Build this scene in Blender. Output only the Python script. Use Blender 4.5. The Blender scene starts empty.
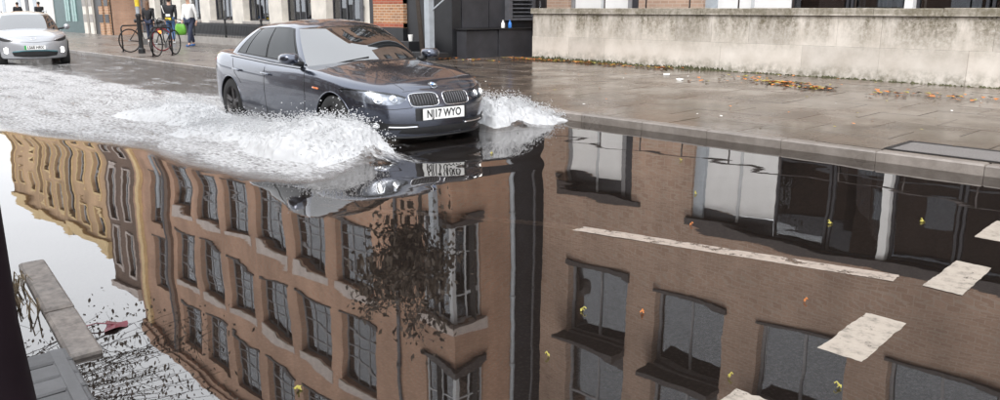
import bpy, bmesh, math, random
import numpy as np
from mathutils import Vector, Matrix, Euler
from mathutils.bvhtree import BVHTree
R = math.radians
rnd = random.Random(7)
sc = bpy.context.scene
C = sc.collection

# ------------------------------------------------------------------ camera
cam = bpy.data.cameras.new('camera')
cam.sensor_width = 36; cam.lens = 28.8; cam.clip_start = 0.05; cam.clip_end = 2000
co = bpy.data.objects.new('camera', cam); C.objects.link(co)
PITCH, YAW = R(13.496), R(42.731)
fwd = Vector((-math.cos(YAW)*math.cos(PITCH), math.sin(YAW)*math.cos(PITCH), -math.sin(PITCH)))
co.location = (0, 0, 1.4); co.rotation_euler = fwd.to_track_quat('-Z', 'Y').to_euler()
sc.camera = co
# ------------------------------------------------------------------ sky, sun, exposure
w = bpy.data.worlds.new('World'); sc.world = w; w.use_nodes = True
nt = w.node_tree; nt.nodes.clear()
out = nt.nodes.new('ShaderNodeOutputWorld'); bg = nt.nodes.new('ShaderNodeBackground')
sky = nt.nodes.new('ShaderNodeTexSky'); sky.sky_type = 'NISHITA'; sky.sun_disc = False
SUN_EL, SUN_AZ = R(48), R(150)
sky.sun_elevation = SUN_EL; sky.sun_rotation = SUN_AZ; sky.dust_density = 4; sky.air_density = 1.2
hs = nt.nodes.new('ShaderNodeHueSaturation'); hs.inputs['Saturation'].default_value = 0.18
mixw = nt.nodes.new('ShaderNodeMix'); mixw.data_type = 'RGBA'; mixw.inputs[0].default_value = 0.72
mixw.inputs[7].default_value = (8.6, 8.9, 9.4, 1)
bg.inputs['Strength'].default_value = 0.1
nt.links.new(sky.outputs[0], hs.inputs['Color']); nt.links.new(hs.outputs[0], mixw.inputs[6])
nt.links.new(mixw.outputs[2], bg.inputs['Color']); nt.links.new(bg.outputs[0], out.inputs[0])
sun = bpy.data.lights.new('sun', 'SUN'); sun.energy = 0.6; sun.angle = R(25); sun.color = (1, 0.97, 0.93)
so = bpy.data.objects.new('sun', sun); C.objects.link(so)
sd = Vector((math.sin(SUN_AZ)*math.cos(SUN_EL), math.cos(SUN_AZ)*math.cos(SUN_EL), math.sin(SUN_EL)))
so.rotation_euler = sd.to_track_quat('Z', 'Y').to_euler(); so.location = (0, 0, 40)
sc.view_settings.view_transform = 'Standard'; sc.view_settings.look = 'None'
sc.view_settings.exposure = 1.6; sc.view_settings.gamma = 1.0; sc.view_settings.use_curve_mapping = False
sc.cycles.use_denoising = True
sc.cycles.max_bounces = 10; sc.cycles.transparent_max_bounces = 16; sc.cycles.glossy_bounces = 6
sc.cycles.sample_clamp_indirect = 8

# ------------------------------------------------------------------ materials
class NT:
    def __init__(s, name):
        s.m = bpy.data.materials.new(name); s.m.use_nodes = True
        s.t = s.m.node_tree; s.b = s.t.nodes['Principled BSDF']; s.o = s.t.nodes['Material Output']
    def n(s, typ, **kw):
        x = s.t.nodes.new(typ)
        for k, v in kw.items():
            if k.startswith('i_'):
                key = k[2:]
                key = int(key) if key.isdigit() else key.replace('_', ' ')
                x.inputs[key].default_value = v
            else: setattr(x, k, v)
        return x
    def l(s, a, b): s.t.links.new(a, b)
    def ramp(s, src, stops):
        r = s.n('ShaderNodeValToRGB'); e = r.color_ramp.elements
        while len(e) < len(stops): e.new(0.5)
        for k, (p, c) in enumerate(stops):
            e[k].position = p; e[k].color = (c, c, c, 1) if not hasattr(c, '__len__') else (*c, 1)
        s.l(src, r.inputs[0]); return r.outputs[0]
    def mix(s, fac, a, b, mode='MIX'):
        m = s.n('ShaderNodeMix', data_type='RGBA', blend_type=mode)
        for i, v in ((0, fac), (6, a), (7, b)):
            if hasattr(v, 'is_linked') or hasattr(v, 'links'): s.l(v, m.inputs[i])
            elif i == 0: m.inputs[i].default_value = v
            else: m.inputs[i].default_value = (*v, 1)
        return m.outputs[2]
    def noise(s, scale, detail=4, rough=.55, coord='Object', vec=None):
        x = s.n('ShaderNodeTexNoise'); x.inputs['Scale'].default_value = scale
        x.inputs['Detail'].default_value = detail; x.inputs['Roughness'].default_value = rough
        s.l(vec if vec is not None else s.co(coord), x.inputs['Vector']); return x.outputs['Fac']
    def co(s, which='Object'):
        if not hasattr(s, '_tc'): s._tc = s.n('ShaderNodeTexCoord')
        return s._tc.outputs[which]
    def pos(s):
        if not hasattr(s, '_g'): s._g = s.n('ShaderNodeNewGeometry')
        return s._g.outputs['Position']
    def mapped(s, src, scale):
        m = s.n('ShaderNodeMapping'); m.inputs['Scale'].default_value = scale; s.l(src, m.inputs['Vector']); return m.outputs[0]
    def bump(s, h, strength=.3, dist=.01):
        b = s.n('ShaderNodeBump'); b.inputs['Strength'].default_value = strength; b.inputs['Distance'].default_value = dist
        s.l(h, b.inputs['Height']); s.l(b.outputs[0], s.b.inputs['Normal']); return b

def plain(name, col, rough=.6, metal=0, var=.25, nscale=6, bump=0, spec=None, coat=0):
    k = NT(name); f = k.noise(nscale, 5, .6, vec=k.pos())
    dk = tuple(c*(1-var) for c in col); lt = tuple(min(1, c*(1+var)) for c in col)
    k.l(k.ramp(f, [(.3, dk), (.7, lt)]), k.b.inputs['Base Color'])
    k.b.inputs['Roughness'].default_value = rough; k.b.inputs['Metallic'].default_value = metal
    if coat: k.b.inputs['Coat Weight'].default_value = coat; k.b.inputs['Coat Roughness'].default_value = .03
    if spec is not None: k.b.inputs['IOR'].default_value = spec
    if bump: k.bump(k.noise(nscale*12, 4, .6, vec=k.pos()), bump, .006)
    return k.m

def brick_mat(name, c1, c2, mortar, bw=.225, rh=.075, ms=.011, stain=.35):
    k = NT(name)
    bt = k.n('ShaderNodeTexBrick'); bt.inputs['Scale'].default_value = 1
    bt.inputs['Brick Width'].default_value = bw; bt.inputs['Row Height'].default_value = rh
    bt.inputs['Mortar Size'].default_value = ms; bt.inputs['Bias'].default_value = -.1
    bt.inputs['Color1'].default_value = (*c1, 1); bt.inputs['Color2'].default_value = (*c2, 1); bt.inputs['Mortar'].default_value = (*mortar, 1)
    k.l(k.co('UV'), bt.inputs['Vector'])
    big = k.ramp(k.noise(.5, 5, .6, vec=k.pos()), [(.3, 1-stain), (.7, 1.0)])
    streak = k.ramp(k.noise(1, 4, .6, vec=k.mapped(k.pos(), (1.4, 1.4, .12))), [(.35, 1-stain*.6), (.65, 1.0)])
    c = k.mix(1, bt.outputs['Color'], big, 'MULTIPLY'); c = k.mix(1, c, streak, 'MULTIPLY')
    k.l(c, k.b.inputs['Base Color']); k.b.inputs['Roughness'].default_value = .85
    k.bump(bt.outputs['Fac'], -.5, .01)
    return k.m

M = {}
M['brickA'] = brick_mat('brown_brick', (.62, .365, .245), (.53, .30, .195), (.54, .39, .29))
M['brickB'] = brick_mat('buff_brick', (.49, .33, .245), (.39, .25, .18), (.50, .39, .31), stain=.3)
M['brick_mix'] = brick_mat('mixed_brick', (.46, .22, .10), (.30, .15, .08), (.55, .43, .32), stain=.15)
M['brick_red'] = brick_mat('red_brick', (.40, .10, .05), (.34, .08, .045), (.36, .2, .14), stain=.15)
M['brick_dark'] = brick_mat('sooty_brick', (.22, .13, .09), (.17, .10, .07), (.2, .16, .13))
M['tan'] = brick_mat('tan_stone_brick', (.74, .49, .29), (.68, .44, .25), (.6, .42, .26))
M['tan_trim'] = plain('ochre_trim', (.70, .52, .28), .8, var=.15)
M['pale_stone'] = plain('pale_painted_stone', (.60, .56, .50), .7, var=.14, nscale=2.5, bump=.15)
M['lintel'] = plain('pale_lintel_stone', (.52, .45, .41), .8, var=.15, nscale=3)
M['sill'] = plain('dark_slate_sill', (.055, .045, .042), .6)
M['render'] = plain('pale_render', (.58, .57, .55), .8, var=.08, nscale=1.5)
M['black_paint'] = plain('black_gloss_paint', (.018, .018, .02), .35, var=.3, nscale=3, bump=.1)
M['black_iron'] = plain('black_iron', (.015, .015, .016), .45)
M['dark_clad'] = plain('dark_cladding', (.035, .035, .04), .5, var=.35, nscale=2, bump=.1)
M['grey_pipe'] = plain('grey_painted_pipe', (.36, .39, .42), .45, var=.12)
M['dark_pipe'] = plain('dark_grey_pipe', (.10, .10, .11), .5, var=.2)
M['white_frame'] = plain('off_white_frame', (.50, .51, .52), .5, var=.1)
M['grey_frame'] = plain('grey_frame', (.22, .215, .22), .5, var=.15)
M['dark_frame'] = plain('dark_frame', (.035, .035, .04), .4)
M['teal'] = plain('dark_teal_paint', (.035, .075, .075), .4, var=.25)
M['teal_glass_bar'] = plain('pale_teal_bar', (.22, .34, .32), .4)
M['roof'] = plain('slate_roof', (.07, .07, .08), .6, var=.3, nscale=4)
M['concrete'] = plain('concrete', (.30, .28, .26), .85, var=.2, nscale=3, bump=.2)
M['curtain'] = plain('pale_curtain', (.58, .6, .6), .9, var=.12, nscale=5)
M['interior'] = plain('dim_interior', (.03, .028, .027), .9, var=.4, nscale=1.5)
M['white_panel'] = plain('white_boarded_panel', (.74, .73, .72), .6, var=.06, nscale=2)
M['rail_dark'] = plain('weathered_rail', (.05, .04, .038), .55, var=.3)
M['steel'] = plain('galvanised_steel', (.45, .46, .47), .35, metal=.9, var=.12)
M['chrome'] = plain('chrome', (.75, .76, .78), .12, metal=1, var=.03)
M['rubber'] = plain('black_rubber', (.012, .012, .012), .75, bump=.1)
M['plastic'] = plain('black_plastic', (.012, .012, .013), .5)
M['alloy'] = plain('dull_alloy', (.10, .095, .095), .4, metal=.7)
M['alloy_bright'] = plain('silvered_reflector', (.24, .25, .27), .25, metal=.8, var=.6, nscale=18)
M['white_plate'] = plain('reflective_white_plate', (.82, .82, .80), .35, var=.03)
M['ink'] = plain('black_ink', (.01, .01, .01), .5)
M['red_glass'] = plain('red_lamp_glass', (.35, .015, .012), .12, coat=1)
M['orange'] = plain('orange_lamp_glass', (.7, .16, .02), .15, coat=1)
M['skin'] = plain('skin', (.50, .30, .22), .55, var=.06)
M['hair_brown'] = plain('brown_hair', (.12, .06, .03), .6, nscale=30)
M['hair_dark'] = plain('dark_hair', (.015, .011, .009), .6, nscale=30)
M['navy'] = plain('navy_denim', (.03, .038, .07), .85, nscale=20)
M['black_cloth'] = plain('black_cloth', (.014, .014, .017), .8, nscale=15)
M['blue_jeans'] = plain('blue_jeans', (.07, .15, .30), .85, nscale=20)
M['white_cloth'] = plain('white_cloth', (.74, .74, .73), .85, var=.06, nscale=12)
M['blue_shoe'] = plain('blue_shoe', (.05, .14, .36), .6)
M['green_bag'] = plain('lime_green_bag', (.11, .33, .03), .45, var=.2, nscale=14)
M['yellow'] = plain('yellow_paint', (.75, .55, .04), .5, var=.15)
M['red'] = plain('red_paint', (.22, .012, .02), .4)
M['green_strip'] = plain('green_strip', (.02, .35, .06), .4)
M['blue'] = plain('blue_enamel', (.03, .18, .55), .3)
M['teal_trim'] = plain('teal_trim', (.03, .16, .19), .4)
M['bark'] = plain('dark_bark', (.045, .035, .028), .9, nscale=20, bump=.4)
M['post_dark'] = plain('dark_maroon_post', (.008, .004, .006), .7, nscale=3, spec=1.2)
M['leaf_dark'] = plain('dark_leaf', (.085, .062, .042), .6, var=.5, nscale=3)
M['leaf_red'] = plain('maroon_leaf', (.09, .006, .014), .5, var=.4, nscale=25)
M['leaf_yellow'] = plain('yellow_leaf', (.36, .31, .06), .5, var=.25, nscale=30)
M['leaf_orange'] = plain('orange_leaf', (.56, .19, .045), .6, var=.3, nscale=30)
M['moss'] = plain('dark_green_moss', (.06, .06, .028), .95, var=.5, nscale=12)
M['weed'] = plain('withered_weed', (.10, .075, .045), .8, var=.5, nscale=20)
M['paper'] = plain('white_paper', (.78, .77, .74), .7, var=.06)

def glass_mat(name, ior=1.5, tint=(.75, .8, .82)):
    k = NT(name); k.t.nodes.remove(k.b)
    fr = k.n('ShaderNodeFresnel', i_IOR=ior); gl = k.n('ShaderNodeBsdfGlossy', i_Roughness=.0, i_Color=(.95, .97, 1, 1))
    tr = k.n('ShaderNodeBsdfTransparent', i_Color=(*tint, 1)); mx = k.n('ShaderNodeMixShader')
    k.l(fr.outputs[0], mx.inputs[0]); k.l(tr.outputs[0], mx.inputs[1]); k.l(gl.outputs[0], mx.inputs[2]); k.l(mx.outputs[0], k.o.inputs[0])
    return k.m
M['glass'] = glass_mat('window_glass', 2.3, (.66, .70, .74))
M['car_glass'] = plain('dark_car_glass', (.010, .012, .013), .02, var=.2, nscale=2, spec=1.3)
M['screen_glass'] = plain('coated_windscreen', (.010, .012, .013), .02, var=.2, nscale=2, spec=3.0)
M['lens'] = glass_mat('lamp_lens', 1.5, (.9, .92, .95))

def emit(name, col, s):
    k = NT(name); k.b.inputs['Base Color'].default_value = (*col, 1)
    k.b.inputs['Emission Color'].default_value = (*col, 1); k.b.inputs['Emission Strength'].default_value = s
    return k.m
M['lamp_white'] = emit('lit_headlamp', (1, .98, .92), 1.4)
M['lamp_drl'] = emit('lit_running_lamp', (1, 1, .93), 3.0)
M['lamp_orange'] = emit('lit_indicator', (1, .25, .05), .9)

def paint(name, col, metal, rough, flake):
    k = NT(name); f = k.noise(flake, 2, .5)
    k.l(k.ramp(f, [(.35, tuple(c*.85 for c in col)), (.65, tuple(c*1.15 for c in col))]), k.b.inputs['Base Color'])
    k.b.inputs['Metallic'].default_value = metal; k.b.inputs['Roughness'].default_value = rough
    k.b.inputs['Coat Weight'].default_value = 1; k.b.inputs['Coat Roughness'].default_value = .02; k.b.inputs['Coat IOR'].default_value = 1.5
    # dried road film low on the body
    g = k.n('ShaderNodeSeparateXYZ'); k.l(k.pos(), g.inputs[0])
    film = k.ramp(g.outputs[2], [(0.0, .55), (.30, .0)])
    nz = k.ramp(k.noise(9, 5, .7), [(.35, 0.0), (.7, 1.0)])
    fm = k.mix(1, film, nz, 'MULTIPLY')
    ml = k.n('ShaderNodeMath', operation='MULTIPLY_ADD', i_1=.5, i_2=.03); k.l(fm, ml.inputs[0]); k.l(ml.outputs[0], k.b.inputs['Coat Roughness'])
    return k.m
M['car_grey'] = paint('dark_grey_metallic_paint', (.085, .095, .125), .85, .2, 900)
M['car_white'] = paint('silver_white_paint', (.36, .37, .39), .3, .3, 900)

def stone_wall_mat():
    k = NT('stained_limestone')
    base = k.ramp(k.noise(2.2, 6, .6, vec=k.pos()), [(.25, (.46, .41, .35)), (.5, (.57, .52, .46)), (.75, (.65, .60, .54))])
    rn = k.n('ShaderNodeObjectInfo'); tint = k.ramp(rn.outputs['Random'], [(0, .86), (1, 1.08)])
    base = k.mix(1, base, tint, 'MULTIPLY')
    sep = k.n('ShaderNodeSeparateXYZ'); k.l(k.pos(), sep.inputs[0])
    # algae and soot streaks that run down from the coping, and damp along the foot
    up = k.ramp(sep.outputs[2], [(.72, 0), (1.0, 0.0)])
    mr = k.n('ShaderNodeMapRange'); k.l(sep.outputs[2], mr.inputs[0]); mr.inputs[1].default_value = .50; mr.inputs[2].default_value = 1.15
    st = k.noise(1, 6, .72, vec=k.mapped(k.pos(), (1.7, 1.7, .5)))
    m1 = k.n('ShaderNodeMath', operation='MULTIPLY'); k.l(mr.outputs[0], m1.inputs[0]); k.l(k.ramp(st, [(.36, 0), (.54, 1)]), m1.inputs[1])
    fine = k.ramp(k.noise(16, 6, .75, vec=k.pos()), [(.32, .25), (.6, 1)])
    m1b = k.n('ShaderNodeMath', operation='MULTIPLY'); k.l(m1.outputs[0], m1b.inputs[0]); k.l(fine, m1b.inputs[1])
    c = k.mix(m1b.outputs[0], base, (.13, .11, .07))
    mr2 = k.n('ShaderNodeMapRange'); k.l(sep.outputs[2], mr2.inputs[0]); mr2.inputs[1].default_value = .42; mr2.inputs[2].default_value = .12
    m2 = k.n('ShaderNodeMath', operation='MULTIPLY'); k.l(mr2.outputs[0], m2.inputs[0])
    k.l(k.ramp(k.noise(7, 6, .7, vec=k.pos()), [(.42, 0), (.62, 1)]), m2.inputs[1])
    c = k.mix(m2.outputs[0], c, (.11, .10, .06))
    # top of the coping is darker with soot
    mr3 = k.n('ShaderNodeMapRange'); k.l(sep.outputs[2], mr3.inputs[0]); mr3.inputs[1].default_value = 1.27; mr3.inputs[2].default_value = 1.31
    m3 = k.n('ShaderNodeMath', operation='MULTIPLY'); k.l(mr3.outputs[0], m3.inputs[0]); k.l(k.ramp(k.noise(4, 6, .75, vec=k.pos()), [(.3, .15), (.65, .9)]), m3.inputs[1])
    c = k.mix(m3.outputs[0], c, (.16, .14, .10))
    k.l(c, k.b.inputs['Base Color']); k.b.inputs['Roughness'].default_value = .9
    k.bump(k.noise(40, 6, .7, vec=k.pos()), .35, .01)
    return k.m
M['limestone'] = stone_wall_mat()

def wet_mat(name, c1, c2, scale=3, rlo=.12, rhi=.5, tilepat=None, rnd_tint=True, gloss_scale=.9):
    k = NT(name)
    c = k.ramp(k.noise(scale, 6, .65, vec=k.pos()), [(.3, c1), (.7, c2)])
    fine = k.ramp(k.noise(scale*30, 3, .6, vec=k.pos()), [(.3, .8), (.7, 1.15)])
    c = k.mix(1, c, fine, 'MULTIPLY')
    if rnd_tint:
        rn = k.n('ShaderNodeObjectInfo'); c = k.mix(1, c, k.ramp(rn.outputs['Random'], [(0, .80), (1, 1.12)]), 'MULTIPLY')
    wet = k.noise(gloss_scale, 5, .6, vec=k.pos())
    if tilepat:
        bt = k.n('ShaderNodeTexBrick'); bt.inputs['Scale'].default_value = 1
        bt.inputs['Brick Width'].default_value = tilepat[0]; bt.inputs['Row Height'].default_value = tilepat[1]; bt.inputs['Mortar Size'].default_value = .008
        bt.inputs['Color1'].default_value = (1, 1, 1, 1); bt.inputs['Color2'].default_value = (.85, .85, .85, 1); bt.inputs['Mortar'].default_value = (.35, .33, .3, 1)
        k.l(k.co('UV'), bt.inputs['Vector']); c = k.mix(1, c, bt.outputs['Color'], 'MULTIPLY')
    damp = k.ramp(wet, [(.4, .72), (.62, 1.0)])
    c = k.mix(1, c, damp, 'MULTIPLY')
    k.l(c, k.b.inputs['Base Color'])
    k.l(k.ramp(wet, [(.38, rlo), (.62, rhi)]), k.b.inputs['Roughness'])
    k.b.inputs['Specular IOR Level'].default_value = .7
    k.bump(k.noise(60, 4, .6, vec=k.pos()), .12, .004)
    return k.m
M['slab'] = wet_mat('wet_paving_slab', (.10, .076, .058), (.16, .124, .095), 2.0, .07, .32)
M['pave_far'] = wet_mat('wet_paving', (.17, .15, .135), (.23, .205, .185), 2.5, .2, .5, tilepat=(.9, .6), rnd_tint=False)
M['joint'] = plain('dark_joint_sand', (.05, .045, .04), .8)
M['kerb'] = wet_mat('wet_granite_kerb', (.17, .145, .125), (.25, .22, .195), 9, .2, .55)
M['granite'] = wet_mat('speckled_granite', (.06, .05, .045), (.19, .165, .145), 22, .5, .8)
M['sett'] = wet_mat('grey_sett', (.055, .055, .058), (.09, .09, .094), 12, .6, .85)
M['grate'] = plain('worn_iron_cover', (.17, .16, .155), .45, var=.4, nscale=60, bump=.5)

def asphalt_mat():
    k = NT('asphalt')
    f = k.n('ShaderNodeTexVoronoi'); f.inputs['Scale'].default_value = 55; k.l(k.pos(), f.inputs['Vector'])
    ag = k.ramp(f.outputs['Distance'], [(.05, (.095, .083, .073)), (.35, (.052, .045, .04)), (.6, (.034, .029, .026))])
    lg = k.ramp(k.noise(1.1, 5, .6, vec=k.pos()), [(.3, .7), (.7, 1.25)])
    k.l(k.mix(1, ag, lg, 'MULTIPLY'), k.b.inputs['Base Color']); k.b.inputs['Roughness'].default_value = .8
    k.bump(f.outputs['Distance'], -.6, .01); return k.m
M['asphalt'] = asphalt_mat()

def worn_paint(name, col, lo=.42, hi=.5):
    k = NT(name); k.b.inputs['Roughness'].default_value = .6
    n1 = k.noise(8, 9, .78, vec=k.pos())
    c = k.ramp(k.noise(14, 8, .75, vec=k.pos()), [(.34, tuple(x*.45 for x in col)), (.5, tuple(x*.9 for x in col)), (.7, col)])
    k.l(c, k.b.inputs['Base Color'])
    tr = k.n('ShaderNodeBsdfTransparent'); mx = k.n('ShaderNodeMixShader')
    k.l(k.ramp(n1, [(lo-.08, 0), (lo, 1)]), mx.inputs[0]); k.l(tr.outputs[0], mx.inputs[1]); k.l(k.b.outputs[0], mx.inputs[2]); k.l(mx.outputs[0], k.o.inputs[0])
    k.bump(k.noise(70, 3, .6, vec=k.pos()), .3, .004)
    return k.m
M['road_white'] = worn_paint('worn_white_road_paint', (.36, .315, .265), .42)
M['road_faint'] = worn_paint('faded_white_road_paint', (.33, .275, .23), .47)

def water_mat():
    k = NT('flood_water'); k.t.nodes.remove(k.b)
    at = k.n('ShaderNodeAttribute', attribute_name='foam'); at2 = k.n('ShaderNodeAttribute', attribute_name='chop')
    P = k.pos()
    # fine relief: tiny ripples everywhere, chop where the water is stirred
    n1 = k.noise(1.1, 3, .5, vec=k.mapped(P, (1, 1.6, 1))); n2 = k.noise(26, 4, .6, vec=P)
    b1 = k.n('ShaderNodeBump', i_Strength=.05, i_Distance=.012); k.l(n1, b1.inputs['Height'])
    n3 = k.noise(5.5, 2, .5, vec=P); b3 = k.n('ShaderNodeBump', i_Strength=.02, i_Distance=.008); k.l(n3, b3.inputs['Height']); k.l(b1.outputs[0], b3.inputs['Normal'])
    ch = k.n('ShaderNodeMath', operation='MULTIPLY'); k.l(n2, ch.inputs[0]); k.l(at2.outputs['Fac'], ch.inputs[1])
    b2 = k.n('ShaderNodeBump', i_Strength=.9, i_Distance=.05); k.l(ch.outputs[0], b2.inputs['Height']); k.l(b3.outputs[0], b2.inputs['Normal'])
    fr = k.n('ShaderNodeFresnel', i_IOR=2.28); k.l(b2.outputs[0], fr.inputs['Normal'])
    gl = k.n('ShaderNodeBsdfGlossy', i_Roughness=.012, i_Color=(1, .985, .97, 1)); k.l(b2.outputs[0], gl.inputs['Normal'])
    tr = k.n('ShaderNodeBsdfTransparent', i_Color=(.66, .58, .52, 1))
    mud = k.n('ShaderNodeBsdfDiffuse', i_Color=(.035, .028, .025, 1)); mm = k.n('ShaderNodeMixShader', i_0=.25)
    k.l(tr.outputs[0], mm.inputs[1]); k.l(mud.outputs[0], mm.inputs[2])
    wt = k.n('ShaderNodeMixShader'); k.l(fr.outputs[0], wt.inputs[0]); k.l(mm.outputs[0], wt.inputs[1]); k.l(gl.outputs[0], wt.inputs[2])
    # foam: bubbles gathered in streaks
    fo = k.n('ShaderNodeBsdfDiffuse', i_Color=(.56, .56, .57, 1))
    fb = k.n('ShaderNodeBump', i_Strength=1, i_Distance=.05)
    vs = k.mapped(P, (1.0, 1.9, 1)); fn = k.noise(13, 7, .72, vec=vs); k.l(fn, fb.inputs['Height']); k.l(fb.outputs[0], fo.inputs['Normal'])
    big = k.noise(1.5, 5, .65, vec=k.mapped(P, (.7, 2.2, 1)))
    a = k.n('ShaderNodeMath', operation='MULTIPLY_ADD', i_1=1.45); k.l(fn, a.inputs[0])
    bw_ = k.n('ShaderNodeMath', operation='MULTIPLY', i_1=1.9); k.l(big, bw_.inputs[0]); k.l(bw_.outputs[0], a.inputs[2])
    s = k.n('ShaderNodeMath', operation='ADD'); k.l(a.outputs[0], s.inputs[0]); k.l(at.outputs['Fac'], s.inputs[1])
    fm = k.n('ShaderNodeMapRange'); k.l(s.outputs[0], fm.inputs[0]); fm.inputs[1].default_value = 2.05; fm.inputs[2].default_value = 2.65
    gate = k.n('ShaderNodeMath', operation='MULTIPLY', use_clamp=True); k.l(fm.outputs[0], gate.inputs[0])
    g2 = k.n('ShaderNodeMath', operation='MULTIPLY', i_1=6, use_clamp=True); k.l(at.outputs['Fac'], g2.inputs[0]); k.l(g2.outputs[0], gate.inputs[1])
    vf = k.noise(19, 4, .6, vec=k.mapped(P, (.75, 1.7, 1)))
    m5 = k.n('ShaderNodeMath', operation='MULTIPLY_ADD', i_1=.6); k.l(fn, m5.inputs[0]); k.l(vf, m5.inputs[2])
    k.l(k.ramp(m5.outputs[0], [(.56, (.19, .18, .175)), (.72, (.42, .415, .415)), (.92, (.62, .62, .63))]), fo.inputs['Color'])  # bubble and ripple shading painted into the colour of the muddy froth
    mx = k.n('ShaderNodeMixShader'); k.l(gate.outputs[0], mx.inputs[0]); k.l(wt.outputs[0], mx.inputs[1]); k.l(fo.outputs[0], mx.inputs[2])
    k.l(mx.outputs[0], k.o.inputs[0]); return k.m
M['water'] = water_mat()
k = NT('white_water'); k.t.nodes.remove(k.b)
d1 = k.n('ShaderNodeBsdfDiffuse', i_Color=(.60, .605, .615, 1)); d2 = k.n('ShaderNodeBsdfTranslucent', i_Color=(.60, .605, .615, 1)); mx = k.n('ShaderNodeMixShader', i_0=.25)
k.l(d1.outputs[0], mx.inputs[1]); k.l(d2.outputs[0], mx.inputs[2]); k.l(mx.outputs[0], k.o.inputs[0]); M['spray'] = k.m

# ------------------------------------------------------------------ helpers
class MB:
    def __init__(s): s.v = []; s.f = []; s.mi = []
    def quad(s, a, b, c, d, mi=0):
        n = len(s.v); s.v += [tuple(a), tuple(b), tuple(c), tuple(d)]; s.f.append((n, n+1, n+2, n+3)); s.mi.append(mi); return s
    def box(s, x0, x1, y0, y1, z0, z1, mi=0):
        n = len(s.v); s.v += [(x, y, z) for z in (z0, z1) for x, y in ((x0, y0), (x1, y0), (x1, y1), (x0, y1))]
        for q in ((3, 2, 1, 0), (4, 5, 6, 7), (0, 1, 5, 4), (1, 2, 6, 5), (2, 3, 7, 6), (3, 0, 4, 7)): s.f.append(tuple(n+i for i in q)); s.mi.append(mi)
        return s
    def cbox(s, x0, x1, y0, y1, z0, z1, c=.01, mi=0):   # top edges chamfered
        n = len(s.v)
        s.v += [(x, y, z0) for x, y in ((x0, y0), (x1, y0), (x1, y1), (x0, y1))]
        s.v += [(x, y, z1-c) for x, y in ((x0, y0), (x1, y0), (x1, y1), (x0, y1))]
        s.v += [(x, y, z1) for x, y in ((x0+c, y0+c), (x1-c, y0+c), (x1-c, y1-c), (x0+c, y1-c))]
        for b in (0, 4):
            for i in range(4): j = (i+1) % 4; s.f.append((n+b+i, n+b+j, n+b+4+j, n+b+4+i)); s.mi.append(mi)
        s.f.append((n+8, n+9, n+10, n+11)); s.mi.append(mi); s.f.append((n+3, n+2, n+1, n)); s.mi.append(mi); return s
    def tube(s, pts, r, seg=8, mi=0, caps=True):
        pts = [Vector(p) for p in pts]; rs = r if hasattr(r, '__len__') else [r]*len(pts)
        n = len(s.v); up = Vector((0, 0, 1)); prev = None
        for i, p in enumerate(pts):
            t = (pts[min(i+1, len(pts)-1)]-pts[max(i-1, 0)]).normalized()
            if prev is None: a = t.cross(up if abs(t.z) < .9 else Vector((1, 0, 0))).normalized()
            else: a = (prev-t*prev.dot(t)).normalized()
            prev = a; b = t.cross(a)
            for k in range(seg):
                th = 2*math.pi*k/seg; s.v.append(tuple(p+(a*math.cos(th)+b*math.sin(th))*rs[i]))
        for i in range(len(pts)-1):
            for k in range(seg):
                k2 = (k+1) % seg; s.f.append((n+i*seg+k, n+i*seg+k2, n+(i+1)*seg+k2, n+(i+1)*seg+k)); s.mi.append(mi)
        if caps:
            s.f.append(tuple(n+k for k in range(seg))[::-1]); s.mi.append(mi)
            s.f.append(tuple(n+(len(pts)-1)*seg+k for k in range(seg))); s.mi.append(mi)
        return s
    def lathe(s, prof, seg=32, axis='Z', c=(0, 0, 0), mi=0):
        n = len(s.v)
        for (r_, h) in prof:
            for k in range(seg):
                th = 2*math.pi*k/seg; a, b = r_*math.cos(th), r_*math.sin(th)
                p = (a, b, h) if axis == 'Z' else ((a, h, b) if axis == 'Y' else (h, a, b))
                s.v.append((p[0]+c[0], p[1]+c[1], p[2]+c[2]))
        for i in range(len(prof)-1):
            for k in range(seg):
                k2 = (k+1) % seg; s.f.append((n+i*seg+k, n+i*seg+k2, n+(i+1)*seg+k2, n+(i+1)*seg+k)); s.mi.append(mi)
        return s
    def mesh(s, name, mats, smooth=False, angle=None):
        me = bpy.data.meshes.new(name); me.from_pydata(s.v, [], s.f)
        for m in (mats if isinstance(mats, (list, tuple)) else [mats]): me.materials.append(M[m] if isinstance(m, str) else m)
        if any(s.mi): me.polygons.foreach_set('material_index', s.mi)
        me.update(); autouv(me)
        if smooth:
            me.polygons.foreach_set('use_smooth', [True]*len(me.polygons))
            if angle: me.set_sharp_from_angle(angle=R(angle))
        return me
    def build(s, name, mats, parent=None, smooth=False, angle=None, loc=None): return link(name, s.mesh(name, mats, smooth, angle), parent, loc)

def autouv(me):
    uv = me.uv_layers.new(name='UVMap'); V = me.vertices; d = uv.data
    for p in me.polygons:
        n = p.normal; ax = max(range(3), key=lambda i: abs(n[i]))
        for li in p.loop_indices:
            c = V[me.loops[li].vertex_index].co
            d[li].uv = (c.y, c.z) if ax == 0 else ((c.x, c.z) if ax == 1 else (c.x, c.y))

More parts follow.
